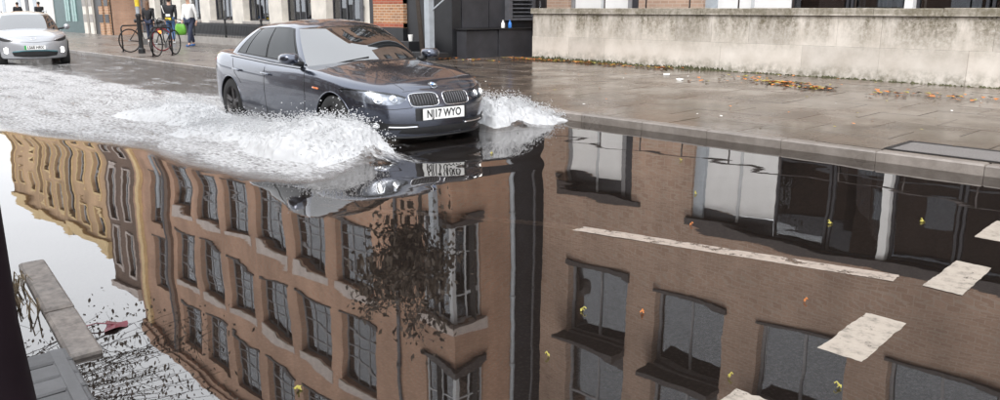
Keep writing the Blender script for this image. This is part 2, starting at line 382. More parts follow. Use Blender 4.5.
def link(name, me, parent=None, loc=None):
    o = bpy.data.objects.new(name, me); C.objects.link(o)
    if parent is not None:
        o.parent = parent
        if loc is None: o.matrix_parent_inverse = wm(parent).inverted()      # built in world coordinates
    if loc is not None: o.location = loc
    return o
def wm(o):
    m = o.matrix_parent_inverse @ o.matrix_basis if o.parent else o.matrix_basis
    return wm(o.parent) @ m if o.parent else m
def tag(o, label=None, cat=None, group=None, kind=None):
    if label: o['label'] = label
    if cat: o['category'] = cat
    if group: o['group'] = group
    if kind: o['kind'] = kind
    return o
def empty(name, loc, rz=0, label=None, cat=None, group=None, kind=None):
    o = bpy.data.objects.new(name, None); C.objects.link(o); o.location = loc; o.rotation_euler = (0, 0, rz); o.empty_display_size = .2
    return tag(o, label, cat, group, kind)
def struct(o): o['kind'] = 'structure'; return o

def hash01(ix, iy, seed):
    h = (ix.astype(np.int64)*374761393+iy.astype(np.int64)*668265263+seed*1442695041) & 0xffffffff
    h = ((h ^ (h >> 13))*1274126177) & 0xffffffff
    return ((h ^ (h >> 16)) & 0xffff)/65535.0
def vnoise(x, y, seed=0):
    x0 = np.floor(x); y0 = np.floor(y); fx = x-x0; fy = y-y0; fx = fx*fx*(3-2*fx); fy = fy*fy*(3-2*fy)
    a = hash01(x0, y0, seed); b = hash01(x0+1, y0, seed); c = hash01(x0, y0+1, seed); d = hash01(x0+1, y0+1, seed)
    return (a*(1-fx)+b*fx)*(1-fy)+(c*(1-fx)+d*fx)*fy
def fbm(x, y, seed=0, o=4):
    s = 0; a = .5
    for k in range(o): s = s+a*vnoise(x*2**k, y*2**k, seed+k*17); a *= .5
    return s
def seg_dist(x, y, poly):
    d = np.full_like(x, 1e9)
    for (ax, ay), (bx, by) in zip(poly[:-1], poly[1:]):
        vx, vy = bx-ax, by-ay; t = np.clip(((x-ax)*vx+(y-ay)*vy)/(vx*vx+vy*vy), 0, 1)
        d = np.minimum(d, np.hypot(x-ax-t*vx, y-ay-t*vy))
    return d
def inside(x, y, poly):
    c = np.zeros_like(x, bool); n = len(poly)
    for i in range(n):
        ax, ay = poly[i]; bx, by = poly[(i+1) % n]
        cond = ((ay > y) != (by > y)) & (x < (bx-ax)*(y-ay)/((by-ay)+1e-12)+ax); c ^= cond
    return c
def smooth(a, b, x): t = np.clip((x-a)/(b-a), 0, 1); return t*t*(3-2*t)

def grid_mesh(name, xs, ys, Z, mat, attrs=None, smooth_=True):
    nx, ny = len(xs), len(ys); X, Y = np.meshgrid(xs, ys, indexing='ij')
    co_ = np.stack([X, Y, Z], -1).reshape(-1, 3)
    i = np.arange(nx-1)[:, None]*ny+np.arange(ny-1)[None, :]
    q = np.stack([i, i+ny, i+ny+1, i+1], -1).reshape(-1, 4)
    me = bpy.data.meshes.new(name); me.vertices.add(len(co_)); me.vertices.foreach_set('co', co_.ravel())
    me.loops.add(q.size); me.loops.foreach_set('vertex_index', q.ravel().astype(np.int32))
    me.polygons.add(len(q)); me.polygons.foreach_set('loop_start', np.arange(0, q.size, 4, dtype=np.int32)); me.polygons.foreach_set('loop_total', np.full(len(q), 4, dtype=np.int32))
    me.update(calc_edges=True); me.validate()
    if smooth_: me.polygons.foreach_set('use_smooth', [True]*len(me.polygons))
    uv = me.uv_layers.new(name='UVMap'); uvs = co_[q.ravel()][:, :2]; uv.data.foreach_set('uv', uvs.ravel())
    for k, a in (attrs or {}).items():
        at = me.attributes.new(k, 'FLOAT', 'POINT'); at.data.foreach_set('value', a.ravel().astype(np.float32))
    me.materials.append(M[mat]); return me
def spaced(a, b, fine0, fine1, h, H):
    xs = [fine0]; s = h
    while xs[-1] < fine1: xs.append(xs[-1]+h)
    s = h
    while xs[-1] < b: s = min(s*1.12, H); xs.append(xs[-1]+s)
    lo = []; s = h; x = fine0
    while x > a: s = min(s*1.12, H); x -= s; lo.append(x)
    return np.array(lo[::-1]+xs)

# ------------------------------------------------------------------ ground, road, water
KY = 7.6                                     # far kerb line
def road_z(x, y):
    dip = -.155+.15*smooth(-6.0, -3.1, x)+.09*smooth(-13.5, -22, x)
    return np.minimum(dip, -.006)-.02*np.clip((y-6.2)/1.4, 0, 1)*smooth(-1.2, -2.2, x)
tag(link('ground', grid_mesh('ground', np.linspace(-600, 600, 25), np.linspace(-600, 600, 25), np.full((25, 25), -.45), 'asphalt')), kind='structure')
xs = spaced(-160, 40, -24, 2, .25, 4); ys = np.concatenate([np.arange(-6, KY-.01, .25), [KY]])
X, Y = np.meshgrid(xs, ys, indexing='ij'); Zr = road_z(X, Y)+.006*(fbm(X*1.3, Y*1.3, 5)-.5)
tag(link('road', grid_mesh('road', xs, ys, Zr, 'asphalt')), kind='structure')

foam_poly = [(-40, 3.3), (-19.7, 2.35), (-14, 2.02), (-11.07, 2.06), (-10.06, 2.25), (-9.16, 2.61), (-8.29, 2.83), (-7.22, 2.80), (-6.27, 2.95), (-5.85, 3.15), (-5.8, 3.4),
             (-5.95, 3.7), (-6.3, 4.05), (-6.6, 4.5), (-7.3, 5.2), (-11.5, 5.4), (-11.6, 6.2), (-14.2, 5.3), (-16.2, 5.2), (-18.9, 5.3), (-22, 5.2), (-40, 5.2)]
xs = spaced(-150, 30, -15, .4, .045, 3); ys = np.concatenate([np.arange(-6, .0, .25), np.arange(0.0, KY-.02, .045), [KY+.001]])
X, Y = np.meshgrid(xs, ys, indexing='ij')
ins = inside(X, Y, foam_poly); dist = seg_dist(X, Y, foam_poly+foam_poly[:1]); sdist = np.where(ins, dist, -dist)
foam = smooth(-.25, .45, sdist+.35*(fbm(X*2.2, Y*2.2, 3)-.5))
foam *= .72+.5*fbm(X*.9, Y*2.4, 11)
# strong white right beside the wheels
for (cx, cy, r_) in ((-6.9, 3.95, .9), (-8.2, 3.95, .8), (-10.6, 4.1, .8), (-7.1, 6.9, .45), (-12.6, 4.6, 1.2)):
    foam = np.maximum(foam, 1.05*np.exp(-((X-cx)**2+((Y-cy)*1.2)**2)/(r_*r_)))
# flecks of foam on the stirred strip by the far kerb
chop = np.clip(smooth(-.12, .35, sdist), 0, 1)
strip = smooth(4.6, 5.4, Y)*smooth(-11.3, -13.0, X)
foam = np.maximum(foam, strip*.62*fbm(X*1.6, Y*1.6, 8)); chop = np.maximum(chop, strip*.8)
Z = .0006*np.sin(X*2.1+Y*3.0+.5)+.0004*np.sin(-X*3.3+Y*4.4+1.3)+.00022*np.sin(X*7.1+Y*5.2)+.00013*np.sin(-X*11+Y*8+2)
Z += .0012*(fbm(X*1.1, Y*1.1, 21, 2)-.5)
Z *= smooth(.2, 1.6, Y)*.75+.25
# swell rolling out of the wake towards the near kerb, and the wave pushed by the bumper
Z += .007*np.exp(-((sdist+.28)/.34)**2)*smooth(-5, -7.5, X)*smooth(4.4, 3.6, Y)
dfr = np.hypot(X+6.25, (Y-5.2)*.75)
Z += (.009*np.exp(-((dfr-.75)/.20)**2)+.004*np.exp(-((dfr-1.35)/.28)**2))*smooth(-6.9, -6.0, X)*smooth(5.9, 5.0, Y)
churn = smooth(.0, .6, sdist)
Z += churn*(.06*(fbm(X*1.3, Y*2.6, 31, 5)-.42)+.06*(fbm(X*3.5, Y*6.5, 41, 4)-.45))
Z += (.11*np.exp(-((X+8.0)/1.5)**2-((Y-4.05)/.33)**2)+.24*np.exp(-((X+6.85)/.5)**2-((Y-4.16)/.24)**2))*(.55+.9*fbm(X*5, Y*5, 61, 4))+.08*np.exp(-((X+10.5)/.8)**2-((Y-4.05)/.35)**2)
Z += .20*np.exp(-((X+7.12)/.26)**2-((Y-6.68)/.36)**2)*(.55+.9*fbm(X*6, Y*6, 71, 4))
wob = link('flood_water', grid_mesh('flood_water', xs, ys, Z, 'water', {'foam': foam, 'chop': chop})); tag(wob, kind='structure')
def wz(x, y):
    i = int(np.argmin(abs(xs-x))); j = int(np.argmin(abs(ys-y))); return float(Z[i, j])

# road markings, lying on the road
def mark(name, pts, mat, label, group):
    bm = bmesh.new(); n = max(2, int(math.dist(pts[0], pts[1])/.02)); nj = 9; rows = []; r = random.Random(int(abs(pts[0][1])*100)); e0 = e1 = 0
    for i in range(n+1):
        t = i/n; a = Vector(pts[0]).lerp(Vector(pts[1]), t); b = Vector(pts[3]).lerp(Vector(pts[2]), t); row = []
        e0 = .7*e0+r.gauss(0, .0016); e1 = .7*e1+r.gauss(0, .0016); d = (b-a).normalized(); a = a+d*e0; b = b+d*e1; along = (Vector(pts[1])-Vector(pts[0])).normalized()
        for j in range(nj):
            p = a.lerp(b, j/(nj-1))+along*(r.gauss(0, .003) if i in (0, n) else 0); zr = float(road_z(np.array(p.x), np.array(p.y))); row.append(bm.verts.new((p.x, p.y, zr+.0075)))
        rows.append(row)
    for i in range(n):
        for j in range(nj-1): bm.faces.new((rows[i][j], rows[i+1][j], rows[i+1][j+1], rows[i][j+1]))
    me = bpy.data.meshes.new(name); bm.to_mesh(me); bm.free(); me.materials.append(M[mat])
    return tag(link(name, me), label, 'road marking', group)
ds = [(1.95, 2.54), (3.12, 3.68), (4.27, 4.86), (5.47, 6.02)]
for i, (y0, y1) in enumerate(ds):
    q = -.13 if i == 3 else 0
    mark('road_dash', [(-1.40+q, y0), (-1.43+q, y1), (-1.25+q, y1), (-1.21+q, y0)], 'road_white',
         ['white dash cut off short beside the flooded kerb end', 'worn white dash below the end of the long line', 'white dash touching the tip of the long line', 'white dash lying closest to the far kerb'][i], 'dashes of the give way line')
mark('road_line', [(-5.6, 3.23), (-1.55, 4.36), (-1.53, 4.23), (-5.6, 3.12)], 'road_faint', 'long faded white line running under the flood water', None)

# far pavement: bed, slabs, kerb
PZ0, PZ1, WY = .092, .15, 14.6
def pz(y): return PZ0+(PZ1-PZ0)*min(1, max(0, (y-KY)/(WY-KY)))
pv = MB()
pv.quad((-160, KY+.16, .088), (-16.3, KY+.16, .088), (-16.3, 20, .16), (-160, 20, .16))
pav = pv.build('pavement', 'pave_far'); struct(pav)
bd = MB(); bd.quad((-16.3, KY+.16, .06), (20, KY+.16, .06), (20, 20, .128), (-16.3, 20, .128)); bd.build('pavement_bed', 'joint', pav)
row_y = KY+.165; rows = []
while row_y < WY+.2: rows.append(row_y); row_y += .66
sl_i = 0
for j, y0 in enumerate(rows):
    x = -16.3+(.45 if j % 2 else 0)
    if j % 2: MB()
    while x < 4.6:
        wdt = .9; b = MB(); dz = rnd.uniform(-.002, .003); za, zb = pz(y0)+dz, pz(y0+.66)+dz+rnd.uniform(-.001, .001)
        x1, y1 = x+wdt-.008, y0+.652
        if not (x < -.25 and x1 > -3.05 and y0 < 8.3):
            n = len(b.v); c = .004
            b.v += [(x, y0, za-.05), (x1, y0, za-.05), (x1, y1, zb-.05), (x, y1, zb-.05), (x, y0, za-c), (x1, y0, za-c), (x1, y1, zb-c), (x, y1, zb-c), (x+c, y0+c, za), (x1-c, y0+c, za), (x1-c, y1-c, zb), (x+c, y1-c, zb)]
            for bb in (0, 4):
                for i in range(4): k2 = (i+1) % 4; b.f.append((bb+i, bb+k2, bb+4+k2, bb+4+i))
            b.f.append((8, 9, 10, 11)); b.mi += [0]*9
            b.build('paving_slab', 'slab', pav)
        x += wdt
# iron cover set in the pavement beside the kerb
gr = empty('drain_cover', (-2.4, 8.2, .09), 0, 'long speckled iron cover with dark rim set in wet pavement', 'drain cover')
MB().box(-3.05, -.2, 7.79, 7.83, .05, .103).box(-3.05, -.2, 8.37, 8.42, .05, .107).box(-3.05, -3.0, 7.832, 8.368, .05, .105).box(-.27, -.2, 7.832, 8.368, .05, .105).build('rim', 'black_iron', gr)
MB().quad((-3.0, 7.83, .099), (-.27, 7.83, .099), (-.27, 8.37, .103), (-3.0, 8.37, .103)).build('plate', 'grate', gr)
sq = MB(); sq.quad((-3.7, 7.765, .094), (-3.055, 7.765, .094), (-3.055, 8.42, .099), (-3.7, 8.42, .099)); sq.quad((-3.05, 7.765, .094), (-.2, 7.765, .094), (-.2, 7.788, .0942), (-3.05, 7.788, .0942)); sq.quad((-.195, 7.765, .094), (-.1, 7.765, .094), (-.1, 8.42, .099), (-.195, 8.42, .099)); sq.build('concrete_surround', 'slab', gr)
kb = struct(MB().box(-160, 20, KY+.02, KY+.16, -.4, .03).build('kerb', 'kerb'))
x = -36.0
while x < 6:
    L = rnd.uniform(.84, .96); dz = rnd.uniform(-.004, .004)
    MB().cbox(x, x+L-.005, KY+rnd.uniform(-.003, .004), KY+.155, -.2, PZ0+.004+dz*.5, .014).build('kerbstone', 'kerb', kb); x += L
MB().cbox(-160, -36.01, KY, KY+.155, -.2, PZ0, .012).build('kerb_run', 'kerb', kb)
# near pavement corner
nk = struct(MB().box(-4.95, 8, -6, .90, -.4, -.03).build('near_pavement', 'sett'))
kx = [(-4.90, -4.02, .0, .03), (-3.99, -3.40, -.03, .026)]
for x0 in (-3.53, -2.6, -1.67):
    b = MB().cbox(x0, x0+.92, .825, .885, -.15, .020, .008); b.v = [(p[0], p[1]-.10*(p[0]+4.9)+.02, p[2]) for p in b.v]; b.build('edging_stone', 'sett', nk)
for x0, x1, dy, z1 in kx:
    sl = -.10
    b = MB().cbox(x0, x1, .905, 1.035, -.15, z1, .012); b.v = [(p[0], p[1]+sl*(p[0]+4.9), p[2]) for p in b.v]; b.build('kerbstone', 'granite', nk)
for i in range(10):
    x0 = -3.52+i*.14
    b = MB().cbox(x0, x0+.125, .30, .78, -.1, .018+rnd.uniform(-.003, .003), .008); b.v = [(p[0], p[1]-.10*(p[0]+3.5), p[2]) for p in b.v]; b.build('sett', 'sett', nk)

# ------------------------------------------------------------------ building kit
def holed(b, frame, u0, u1, z0, z1, holes, depth, mi=0):
    """wall sheet in the plane of frame (origin o, along-vector a, inward n) with real openings and their reveals"""
    o, a, n = Vector(frame[0]), Vector(frame[1]), Vector(frame[2])
    us = sorted({u0, u1, *[h[0] for h in holes if h[0] > u0], *[h[1] for h in holes if h[1] < u1]}); zs = sorted({z0, z1, *[h[2] for h in holes], *[h[3] for h in holes]})
    us = [u for u in us if u0 <= u <= u1]; zs = [z for z in zs if z0 <= z <= z1]
    def P(u, z, d=0): return o+a*u+n*d+Vector((0, 0, z))
    def hole(i, j):
        if not (0 <= i < len(us)-1 and 0 <= j < len(zs)-1): return None
        uc, zc = (us[i]+us[i+1])/2, (zs[j]+zs[j+1])/2
        return any(h[0] < uc < h[1] and h[2] < zc < h[3] for h in holes)
    flip = a.cross(Vector((0, 0, 1))).dot(n) > 0
    def q(A, B, C_, D): b.quad(*((D, C_, B, A) if flip else (A, B, C_, D)), mi=mi)
    for i in range(len(us)-1):
        for j in range(len(zs)-1):
            x0, x1, y0, y1 = us[i], us[i+1], zs[j], zs[j+1]
            if not hole(i, j): q(P(x0, y0), P(x1, y0), P(x1, y1), P(x0, y1)); continue
            if hole(i-1, j) is False: q(P(x0, y0, depth), P(x0, y0), P(x0, y1), P(x0, y1, depth))
            if hole(i+1, j) is False: q(P(x1, y0), P(x1, y0, depth), P(x1, y1, depth), P(x1, y1))
            if hole(i, j-1) is False: q(P(x0, y0, depth), P(x1, y0, depth), P(x1, y0), P(x0, y0))
            if hole(i, j+1) is False: q(P(x0, y1), P(x1, y1), P(x1, y1, depth), P(x0, y1, depth))
    return b
_cache = {}
def pane_mesh(w_, h_):
    k = ('pane', round(w_, 3), round(h_, 3))
    if k not in _cache: _cache[k] = MB().box(-w_/2, w_/2, -.003, .003, -h_/2, h_/2).mesh('pane', 'glass')
    return _cache[k]
def window(parent, pos, side, w_, h_, nc, nr, fm='white_frame', curtain=.6, depth=.0, bar=.022, fr=.05, panes=True, back=True):
    """frame, one pane per light, curtain and dim room behind; side 0 looks to -Y, 1 looks to +X"""
    ang = 0 if side == 0 else math.pi/2
    mat = Matrix.Translation(Vector(pos)) @ Matrix.Rotation(ang, 4, 'Z')
    key = ('win', round(w_, 3), round(h_, 3), nc, nr, fm, bar, fr)
    if key not in _cache:
        b = MB(); b.box(-w_/2, -w_/2+fr, -.03, .04, 0, h_).box(w_/2-fr, w_/2, -.03, .04, 0, h_).box(-w_/2+fr, w_/2-fr, -.03, .04, 0, fr).box(-w_/2+fr, w_/2-fr, -.03, .04, h_-fr, h_)
        iw, ih = w_-2*fr, h_-2*fr
        for i in range(1, nc): x = -w_/2+fr+iw*i/nc; b.box(x-bar, x+bar, -.022, .03, fr, h_-fr)
        for j in range(1, nr):
            z = fr+ih*j/nr
            for i in range(nc): b.box(-w_/2+fr+iw*i/nc+(bar if i else 0), -w_/2+fr+iw*(i+1)/nc-(bar if i < nc-1 else 0), -.020, .028, z-bar, z+bar)
        _cache[key] = b.mesh('window', fm)
    o = bpy.data.objects.new('window', _cache[key]); C.objects.link(o); o.parent = parent; o.matrix_parent_inverse = wm(parent).inverted(); o.matrix_basis = mat
    iw, ih = (w_-2*fr)/nc, (h_-2*fr)/nr
    if panes:
        for i in range(nc):
            for j in range(nr):
                p = bpy.data.objects.new('pane', pane_mesh(iw-2*bar+.01, ih-2*bar+.01)); C.objects.link(p); p.parent = o
                p.location = (-w_/2+fr+iw*(i+.5), .004, fr+ih*(j+.5)); p.rotation_euler = (rnd.gauss(0, .006), 0, rnd.gauss(0, .008))
    else:
        p = bpy.data.objects.new('pane', pane_mesh(w_-fr, h_-fr)); C.objects.link(p); p.parent = o; p.location = (0, .004, h_/2)
    if back:
        k = ('room', round(w_, 3), round(h_, 3))
        if k not in _cache:
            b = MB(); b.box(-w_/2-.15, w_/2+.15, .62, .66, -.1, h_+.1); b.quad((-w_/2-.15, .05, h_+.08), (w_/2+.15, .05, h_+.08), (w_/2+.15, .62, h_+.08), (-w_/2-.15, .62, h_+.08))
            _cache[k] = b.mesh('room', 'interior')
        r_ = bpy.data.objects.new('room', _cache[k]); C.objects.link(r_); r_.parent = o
    if curtain and rnd.random() < curtain:
        v = rnd.choice((0, 1, 2)); k = ('cur', round(w_, 3), round(h_, 3), v)
        if k not in _cache:
            b = MB(); rs = random.Random(v*31+int(h_*10))
            spans = [(-w_/2+.05, -w_/2+w_*.33), (w_/2-w_*.30, w_/2-.05)] if v == 0 else ([(-w_/2+.05, w_/2-.05)] if v == 1 else [(-w_*.12, w_*.16), (w_*.26, w_/2-.05), (-w_/2+.05, -w_*.30)])
            for a, c in spans:
                n = max(6, int((c-a)/.025)); pts = [(a+(c-a)*i/n, .17+.025*math.sin(i*1.9)+rs.uniform(-.006, .006)) for i in range(n+1)]
                zl = .04+h_*(rs.uniform(0, .12))
                for (xa, ya), (xb, yb) in zip(pts[:-1], pts[1:]): b.quad((xa, ya, zl), (xb, yb, zl), (xb, yb, h_-.03), (xa, ya, h_-.03))
            _cache[k] = b.mesh('curtain', 'curtain', smooth=True)
        c = bpy.data.objects.new('curtain', _cache[k]); C.objects.link(c); c.parent = o
    return o
def downpipe(parent, x, y, z0, z1, r_=.055, mat='dark_pipe', name='downpipe'):
    b = MB().tube([(x, y, z0), (x, y, z1)], r_, 12)
    z = z0+1.2
    while z < z1: b.tube([(x, y, z), (x, y, z+.07)], r_*1.35, 12); z += 2.3
    return b.build(name, mat, parent, smooth=True, angle=40)

# ------------------------------------------------------------------ brown brick corner building
AY, AX0, AX1 = 13.2, -42.0, -16.2
A = empty('brick_building', (-29, AY, .12), 0, 'long brown brick building with rows of gridded windows and black-painted corner base', 'building')
cols = [-22.3-2.83*i for i in range(6)]             # left edges of the openings
OW = 2.13
rowsA = [(1.75, 4.05), (5.2, 7.4), (8.62, 10.85), (12.1, 14.1)]
holes = []
for x in cols:
    for z0, z1 in rowsA[1:]: holes.append((x, x+OW, z0, z1))
    holes.append((x, x+OW, 3.55, 4.15))
    holes.append((x+.15, x+OW-.05, .95, 3.0))
cw = [(4.3, 7.25), (8.65, 10.9), (12.1, 14.1)]
for z0, z1 in cw: holes.append((-17.55, AX1, z0, z1))
# stair bay at the far end, its windows at half landings
stair = [(3.0, 5.0), (6.6, 8.9), (9.6, 12.2)]
for z0, z1 in stair: holes.append((-39.55, -37.9, z0, z1))
FA = ((0, AY, 0), (1, 0, 0), (0, 1, 0))
up_holes = [h for h in holes if h[2] > 3.2 or h[0] < -37]
b = MB(); holed(b, FA, AX0, AX1, 3.2, 15.3, [h for h in up_holes if h[2] > 3.3], .30)
FR = ((AX1, AY, 0), (0, 1, 0), (-1, 0, 0))
rholes = [(0, 1.05, z0, z1) for z0, z1 in cw]
holed(b, FR, 0, 2.22, 3.2, 15.3, rholes, .42)
b.quad((AX0, AY, 15.3), (AX1, AY, 15.3), (AX1, 24, 15.3), (AX0, 24, 15.3)); b.quad((AX0, AY, 0), (AX0, AY, 15.3), (AX0, 24, 15.3), (AX0, 24, 0))
b.build('wall', 'brickA', A)
# ground floor: pale stone piers
b = MB(); gh = [h for h in holes if h[3] <= 3.01]
holed(b, FA, -36.95, -19.75, .85, 3.2, gh, .32); b.build('stone_ground_floor', 'pale_stone', A)
MB().box(-36.95, -19.75, AY-.10, AY+.3, .05, .42).build('plinth', 'concrete', A)
MB().box(-36.95, -19.75, AY-.03, AY+.3, .42, .85).build('base_course', 'black_paint', A)
MB().box(-37.0, -16.10, AY-.08, AY+.0, 3.2, 3.42).build('string_course', 'lintel', A)
MB().box(AX0, AX1+.18, AY-.18, AY-.002, 14.75, 15.0).box(AX0, AX1+.26, AY-.26, AY-.003, 15.0, 15.36).build('cornice', 'brickA', A)
MB().box(AX1+.002, AX1+.18, AY, 15.4, 14.75, 15.0).build('cornice_return', 'brickA', A)
for x in cols:
    for z0, z1 in rowsA[1:]:
        window(A, (x+OW/2, AY+.24, z0+.04), 0, OW, z1-z0-.04, 3, 4, 'grey_frame', .75)
        MB().box(x-.10, x+OW+.10, AY-.035, AY+.20, z0-.08, z0).build('window_sill', 'sill', A)
        if z1 < 13: MB().box(x-.16, x+OW+.12, AY-.025, AY+.02, z1+.04, z1+.36).build('window_lintel', 'lintel', A)
    window(A, (x+OW/2, AY+.24, 3.55), 0, OW, .6, 3, 1, 'grey_frame', 0)
    window(A, (x+OW/2+.05, AY+.27, .95), 0, OW-.2, 2.05, 5, 1, 'dark_frame', .95, bar=.03)
    MB().box(x+.12, x+OW-.02, AY-.05, AY+.25, .855, .945).build('window_sill', 'concrete', A)
for z0, z1 in stair:
    window(A, (-38.72, AY+.24, z0+.02), 0, 1.65, z1-z0-.02, 2, 4, 'grey_frame', .8)
    MB().box(-39.65, -37.8, AY-.035, AY+.2, z0-.08, z0).build('window_sill', 'sill', A)
for z0, z1 in cw:
    window(A, (-16.875-.03, AY+.10, z0+.02), 0, 1.30, z1-z0-.02, 2, 3, 'white_frame', 1)
    window(A, (AX1-.10, AY+.52+.04, z0+.02), 1, .98, z1-z0-.02, 2, 3, 'white_frame', 1)
    MB().box(AX1-.16, AX1-.03, AY+.03, AY+.16, z0, z1).build('corner_post', 'white_frame', A)
    MB().box(-17.65, AX1+.10, AY-.10, AY+.06, z0-.14, z0-.002).box(AX1-.06, AX1+.10, AY+.062, AY+1.12, z0-.14, z0-.002).build('window_sill', 'sill', A)
    if z1 < 8: MB().box(-17.65, AX1+.14, AY-.14, AY-.003, z1, z1+.26).box(AX1+.003, AX1+.14, AY-.002, AY+1.15, z1, z1+.26).build('window_lintel', 'lintel', A)
# brick pilaster and pipes by the stair bay
MB().box(-37.35, -36.95, AY-.14, AY-.002, .1, 14.74).build('pilaster', 'brick_dark', A)
MB().box(-41.2, -40.75, AY-.16, AY-.002, 3.0, 14.74).build('pilaster', 'tan_trim', A)
downpipe(A, -37.55, AY-.09, .3, 14.7); downpipe(A, -18.75, AY-.08, 3.45, 14.7); downpipe(A, -20.05, AY-.08, .2, 3.2, .05)
# black corner: brick pier, door, post, return wall
MB().box(-19.75, -19.55, AY-.02, AY+.4, .05, 3.2).build('black_pier', 'black_paint', A)
MB().box(-19.55, -18.12, AY-.03, AY+.4, .88, 3.2).build('brick_pier', 'brick_mix', A)
MB().box(-19.55, -18.12, AY-.036, AY+.3, .885, 1.0).box(-19.55, -18.12, AY-.036, AY+.3, 1.52, 1.72).build('red_course', 'brick_red', A)
MB().box(-19.55, -18.12, AY-.05, AY+.4, .05, .88).build('black_plinth', 'black_paint', A)
MB().box(-18.12, -16.20, AY+.10, AY+.4, .1, 3.2).build('black_wall', 'black_paint', A)
MB().box(-18.05, -17.05, AY+.05, AY+.098, .2, 2.6).build('door', 'black_paint', A)
b = MB()
b.box(AX1-.3, AX1, AY+.42, 17.2, .12, 3.2); b.build('black_return_wall', 'dark_clad', A)
for i, (y0, y1) in enumerate(((13.62, 14.55), (14.56, 15.38), (15.4, 16.4))):
    MB().box(AX1+.002, AX1+.022, y0, y1-.015, .9, 3.15).build('cladding_panel', 'dark_clad', A)
MB().box(AX1-.2, AX1+.001, 15.42, 17.2, 3.2, 15.3).build('dark_strip', 'dark_clad', A)
downpipe(A, AX1+.07, 15.42, 3.2, 15.2, .07, 'grey_pipe')
downpipe(A, AX1+.06, 16.3, 3.2, 15.2, .045, 'dark_pipe')
# things standing in the black corner
bx_ = empty('utility_box', (-15.95, 14.6, .15), 0, 'long dark streaked utility box against the black side wall', 'box')
MB().cbox(AX1+.03, -15.78, 13.42, 14.50, .11, .84, .01).build('near_cabinet', 'dark_clad', bx_)
MB().cbox(AX1+.03, -15.74, 14.51, 15.95, .11, .86, .01).build('far_cabinet', 'dark_clad', bx_)
MB().box(AX1+.03, -15.70, 13.38, 15.99, .862, .89).build('lid', 'black_iron', bx_)
vt = empty('louvre_vent', (AX1+.1, 15.6, 1.05), 0, 'grey louvred vent unit on the black wall above the utility box', 'vent')
MB().box(AX1+.024, AX1+.20, 15.12, 15.24, 1.08, 1.95).box(AX1+.024, AX1+.20, 16.0, 16.12, 1.08, 1.95).box(AX1+.024, AX1+.20, 15.242, 15.998, 1.08, 1.14).box(AX1+.024, AX1+.20, 15.242, 15.998, 1.89, 1.95).build('frame', 'dark_pipe', vt)
MB().box(AX1+.024, AX1+.04, 15.242, 15.998, 1.142, 1.888).build('backing', 'ink', vt)
for i in range(7):
    z = 1.17+i*.105
    b = MB(); b.v = [(AX1+.06, 15.245, z+.06), (AX1+.19, 15.245, z), (AX1+.19, 15.995, z), (AX1+.06, 15.995, z+.06), (AX1+.06, 15.245, z+.07), (AX1+.19, 15.245, z+.012), (AX1+.19, 15.995, z+.012), (AX1+.06, 15.995, z+.07)]
    b.f = [(3, 2, 1, 0), (4, 5, 6, 7), (0, 1, 5, 4), (1, 2, 6, 5), (2, 3, 7, 6), (3, 0, 4, 7)]; b.mi = [0]*6; b.build('slat', 'dark_pipe', vt)
st_ = empty('black_step', (-16.7, 12.9, .13), 0, 'low black step block at the foot of the pale steel post', 'step')
MB().cbox(-17.25, -16.05, 12.62, 13.05, .1, .30, .012).build('tread', 'black_paint', st_); MB().cbox(-17.7, -17.26, 12.70, 13.2, .1, .55, .012).build('ledge', 'black_paint', st_)
sp = empty('steel_post', (-16.58, 12.85, .3), 0, 'pale blue-grey steel post rising from the black step', 'post')
MB().cbox(-16.68, -16.48, 12.78, 12.94, .302, 5.2, .005).build('shaft', 'grey_pipe', sp); MB().box(-16.78, -16.38, 12.70, 13.02, .301, .325).build('base_plate', 'dark_pipe', sp)
MB().tube([(-16.5, 12.9, 1.35), (-16.1, 13.1, 1.7)], .02, 8).build('bracket', 'grey_pipe', sp)
cp = empty('paper_cup', (-17.4, 12.9, .55), 0, 'white paper cup left on the black ledge', 'cup'); MB().lathe([(.0, 0), (.05, 0), (.068, .17), (.060, .17), (.045, .01)], 14, c=(-17.42, 12.88, .552)).build('cup_wall', 'paper', cp, smooth=True, angle=40)
for i, (y, m_, lb) in enumerate(((14.75, 'paper', 'white crumpled carton on the utility box'), (15.0, 'blue', 'small blue bottle standing on the utility box'))):
    o = MB().lathe([(0, 0), (.05, 0), (.05, .12), (.02, .16), (.02, .2), (0, .2)], 10, c=(-15.85, y, .892)).build('carton' if i == 0 else 'bottle', m_, None, smooth=True, angle=40); tag(o, lb, 'litter')
# black railings before the stone ground floor
rl = empty('railing', (-28.5, 12.75, .1), 0, 'low black iron railing before the pale stone ground floor', 'railing')
MB().box(-36.9, -19.9, 12.66, 12.84, .09, .36).build('stone_kerb', 'concrete', rl)
MB().box(-36.9, -19.9, 12.735, 12.765, .80, .84).build('top_rail', 'black_iron', rl)
MB().box(-36.9, -19.9, 12.735, 12.765, .44, .47).build('bottom_rail', 'black_iron', rl)
bar_me = MB().tube([(0, 0, 0), (0, 0, .52)], .010, 5).mesh('bar', 'black_iron')
for i in range(140):
    x = -36.8+i*.12
    if x < -19.95: link('bar', bar_me, rl, loc=Vector((x, 12.75, .36))-Vector(rl.location))
for x in (-34.0, -31.2, -28.4, -25.6, -22.8):
    MB().tube([(x, 12.75, .36), (x, 12.75, .95)], .035, 10).lathe([(0, .94), (.05, .97), (.05, 1.02), (0, 1.06)], 10, c=(x, 12.75, 0)).build('post', 'black_iron', rl, smooth=True, angle=40)

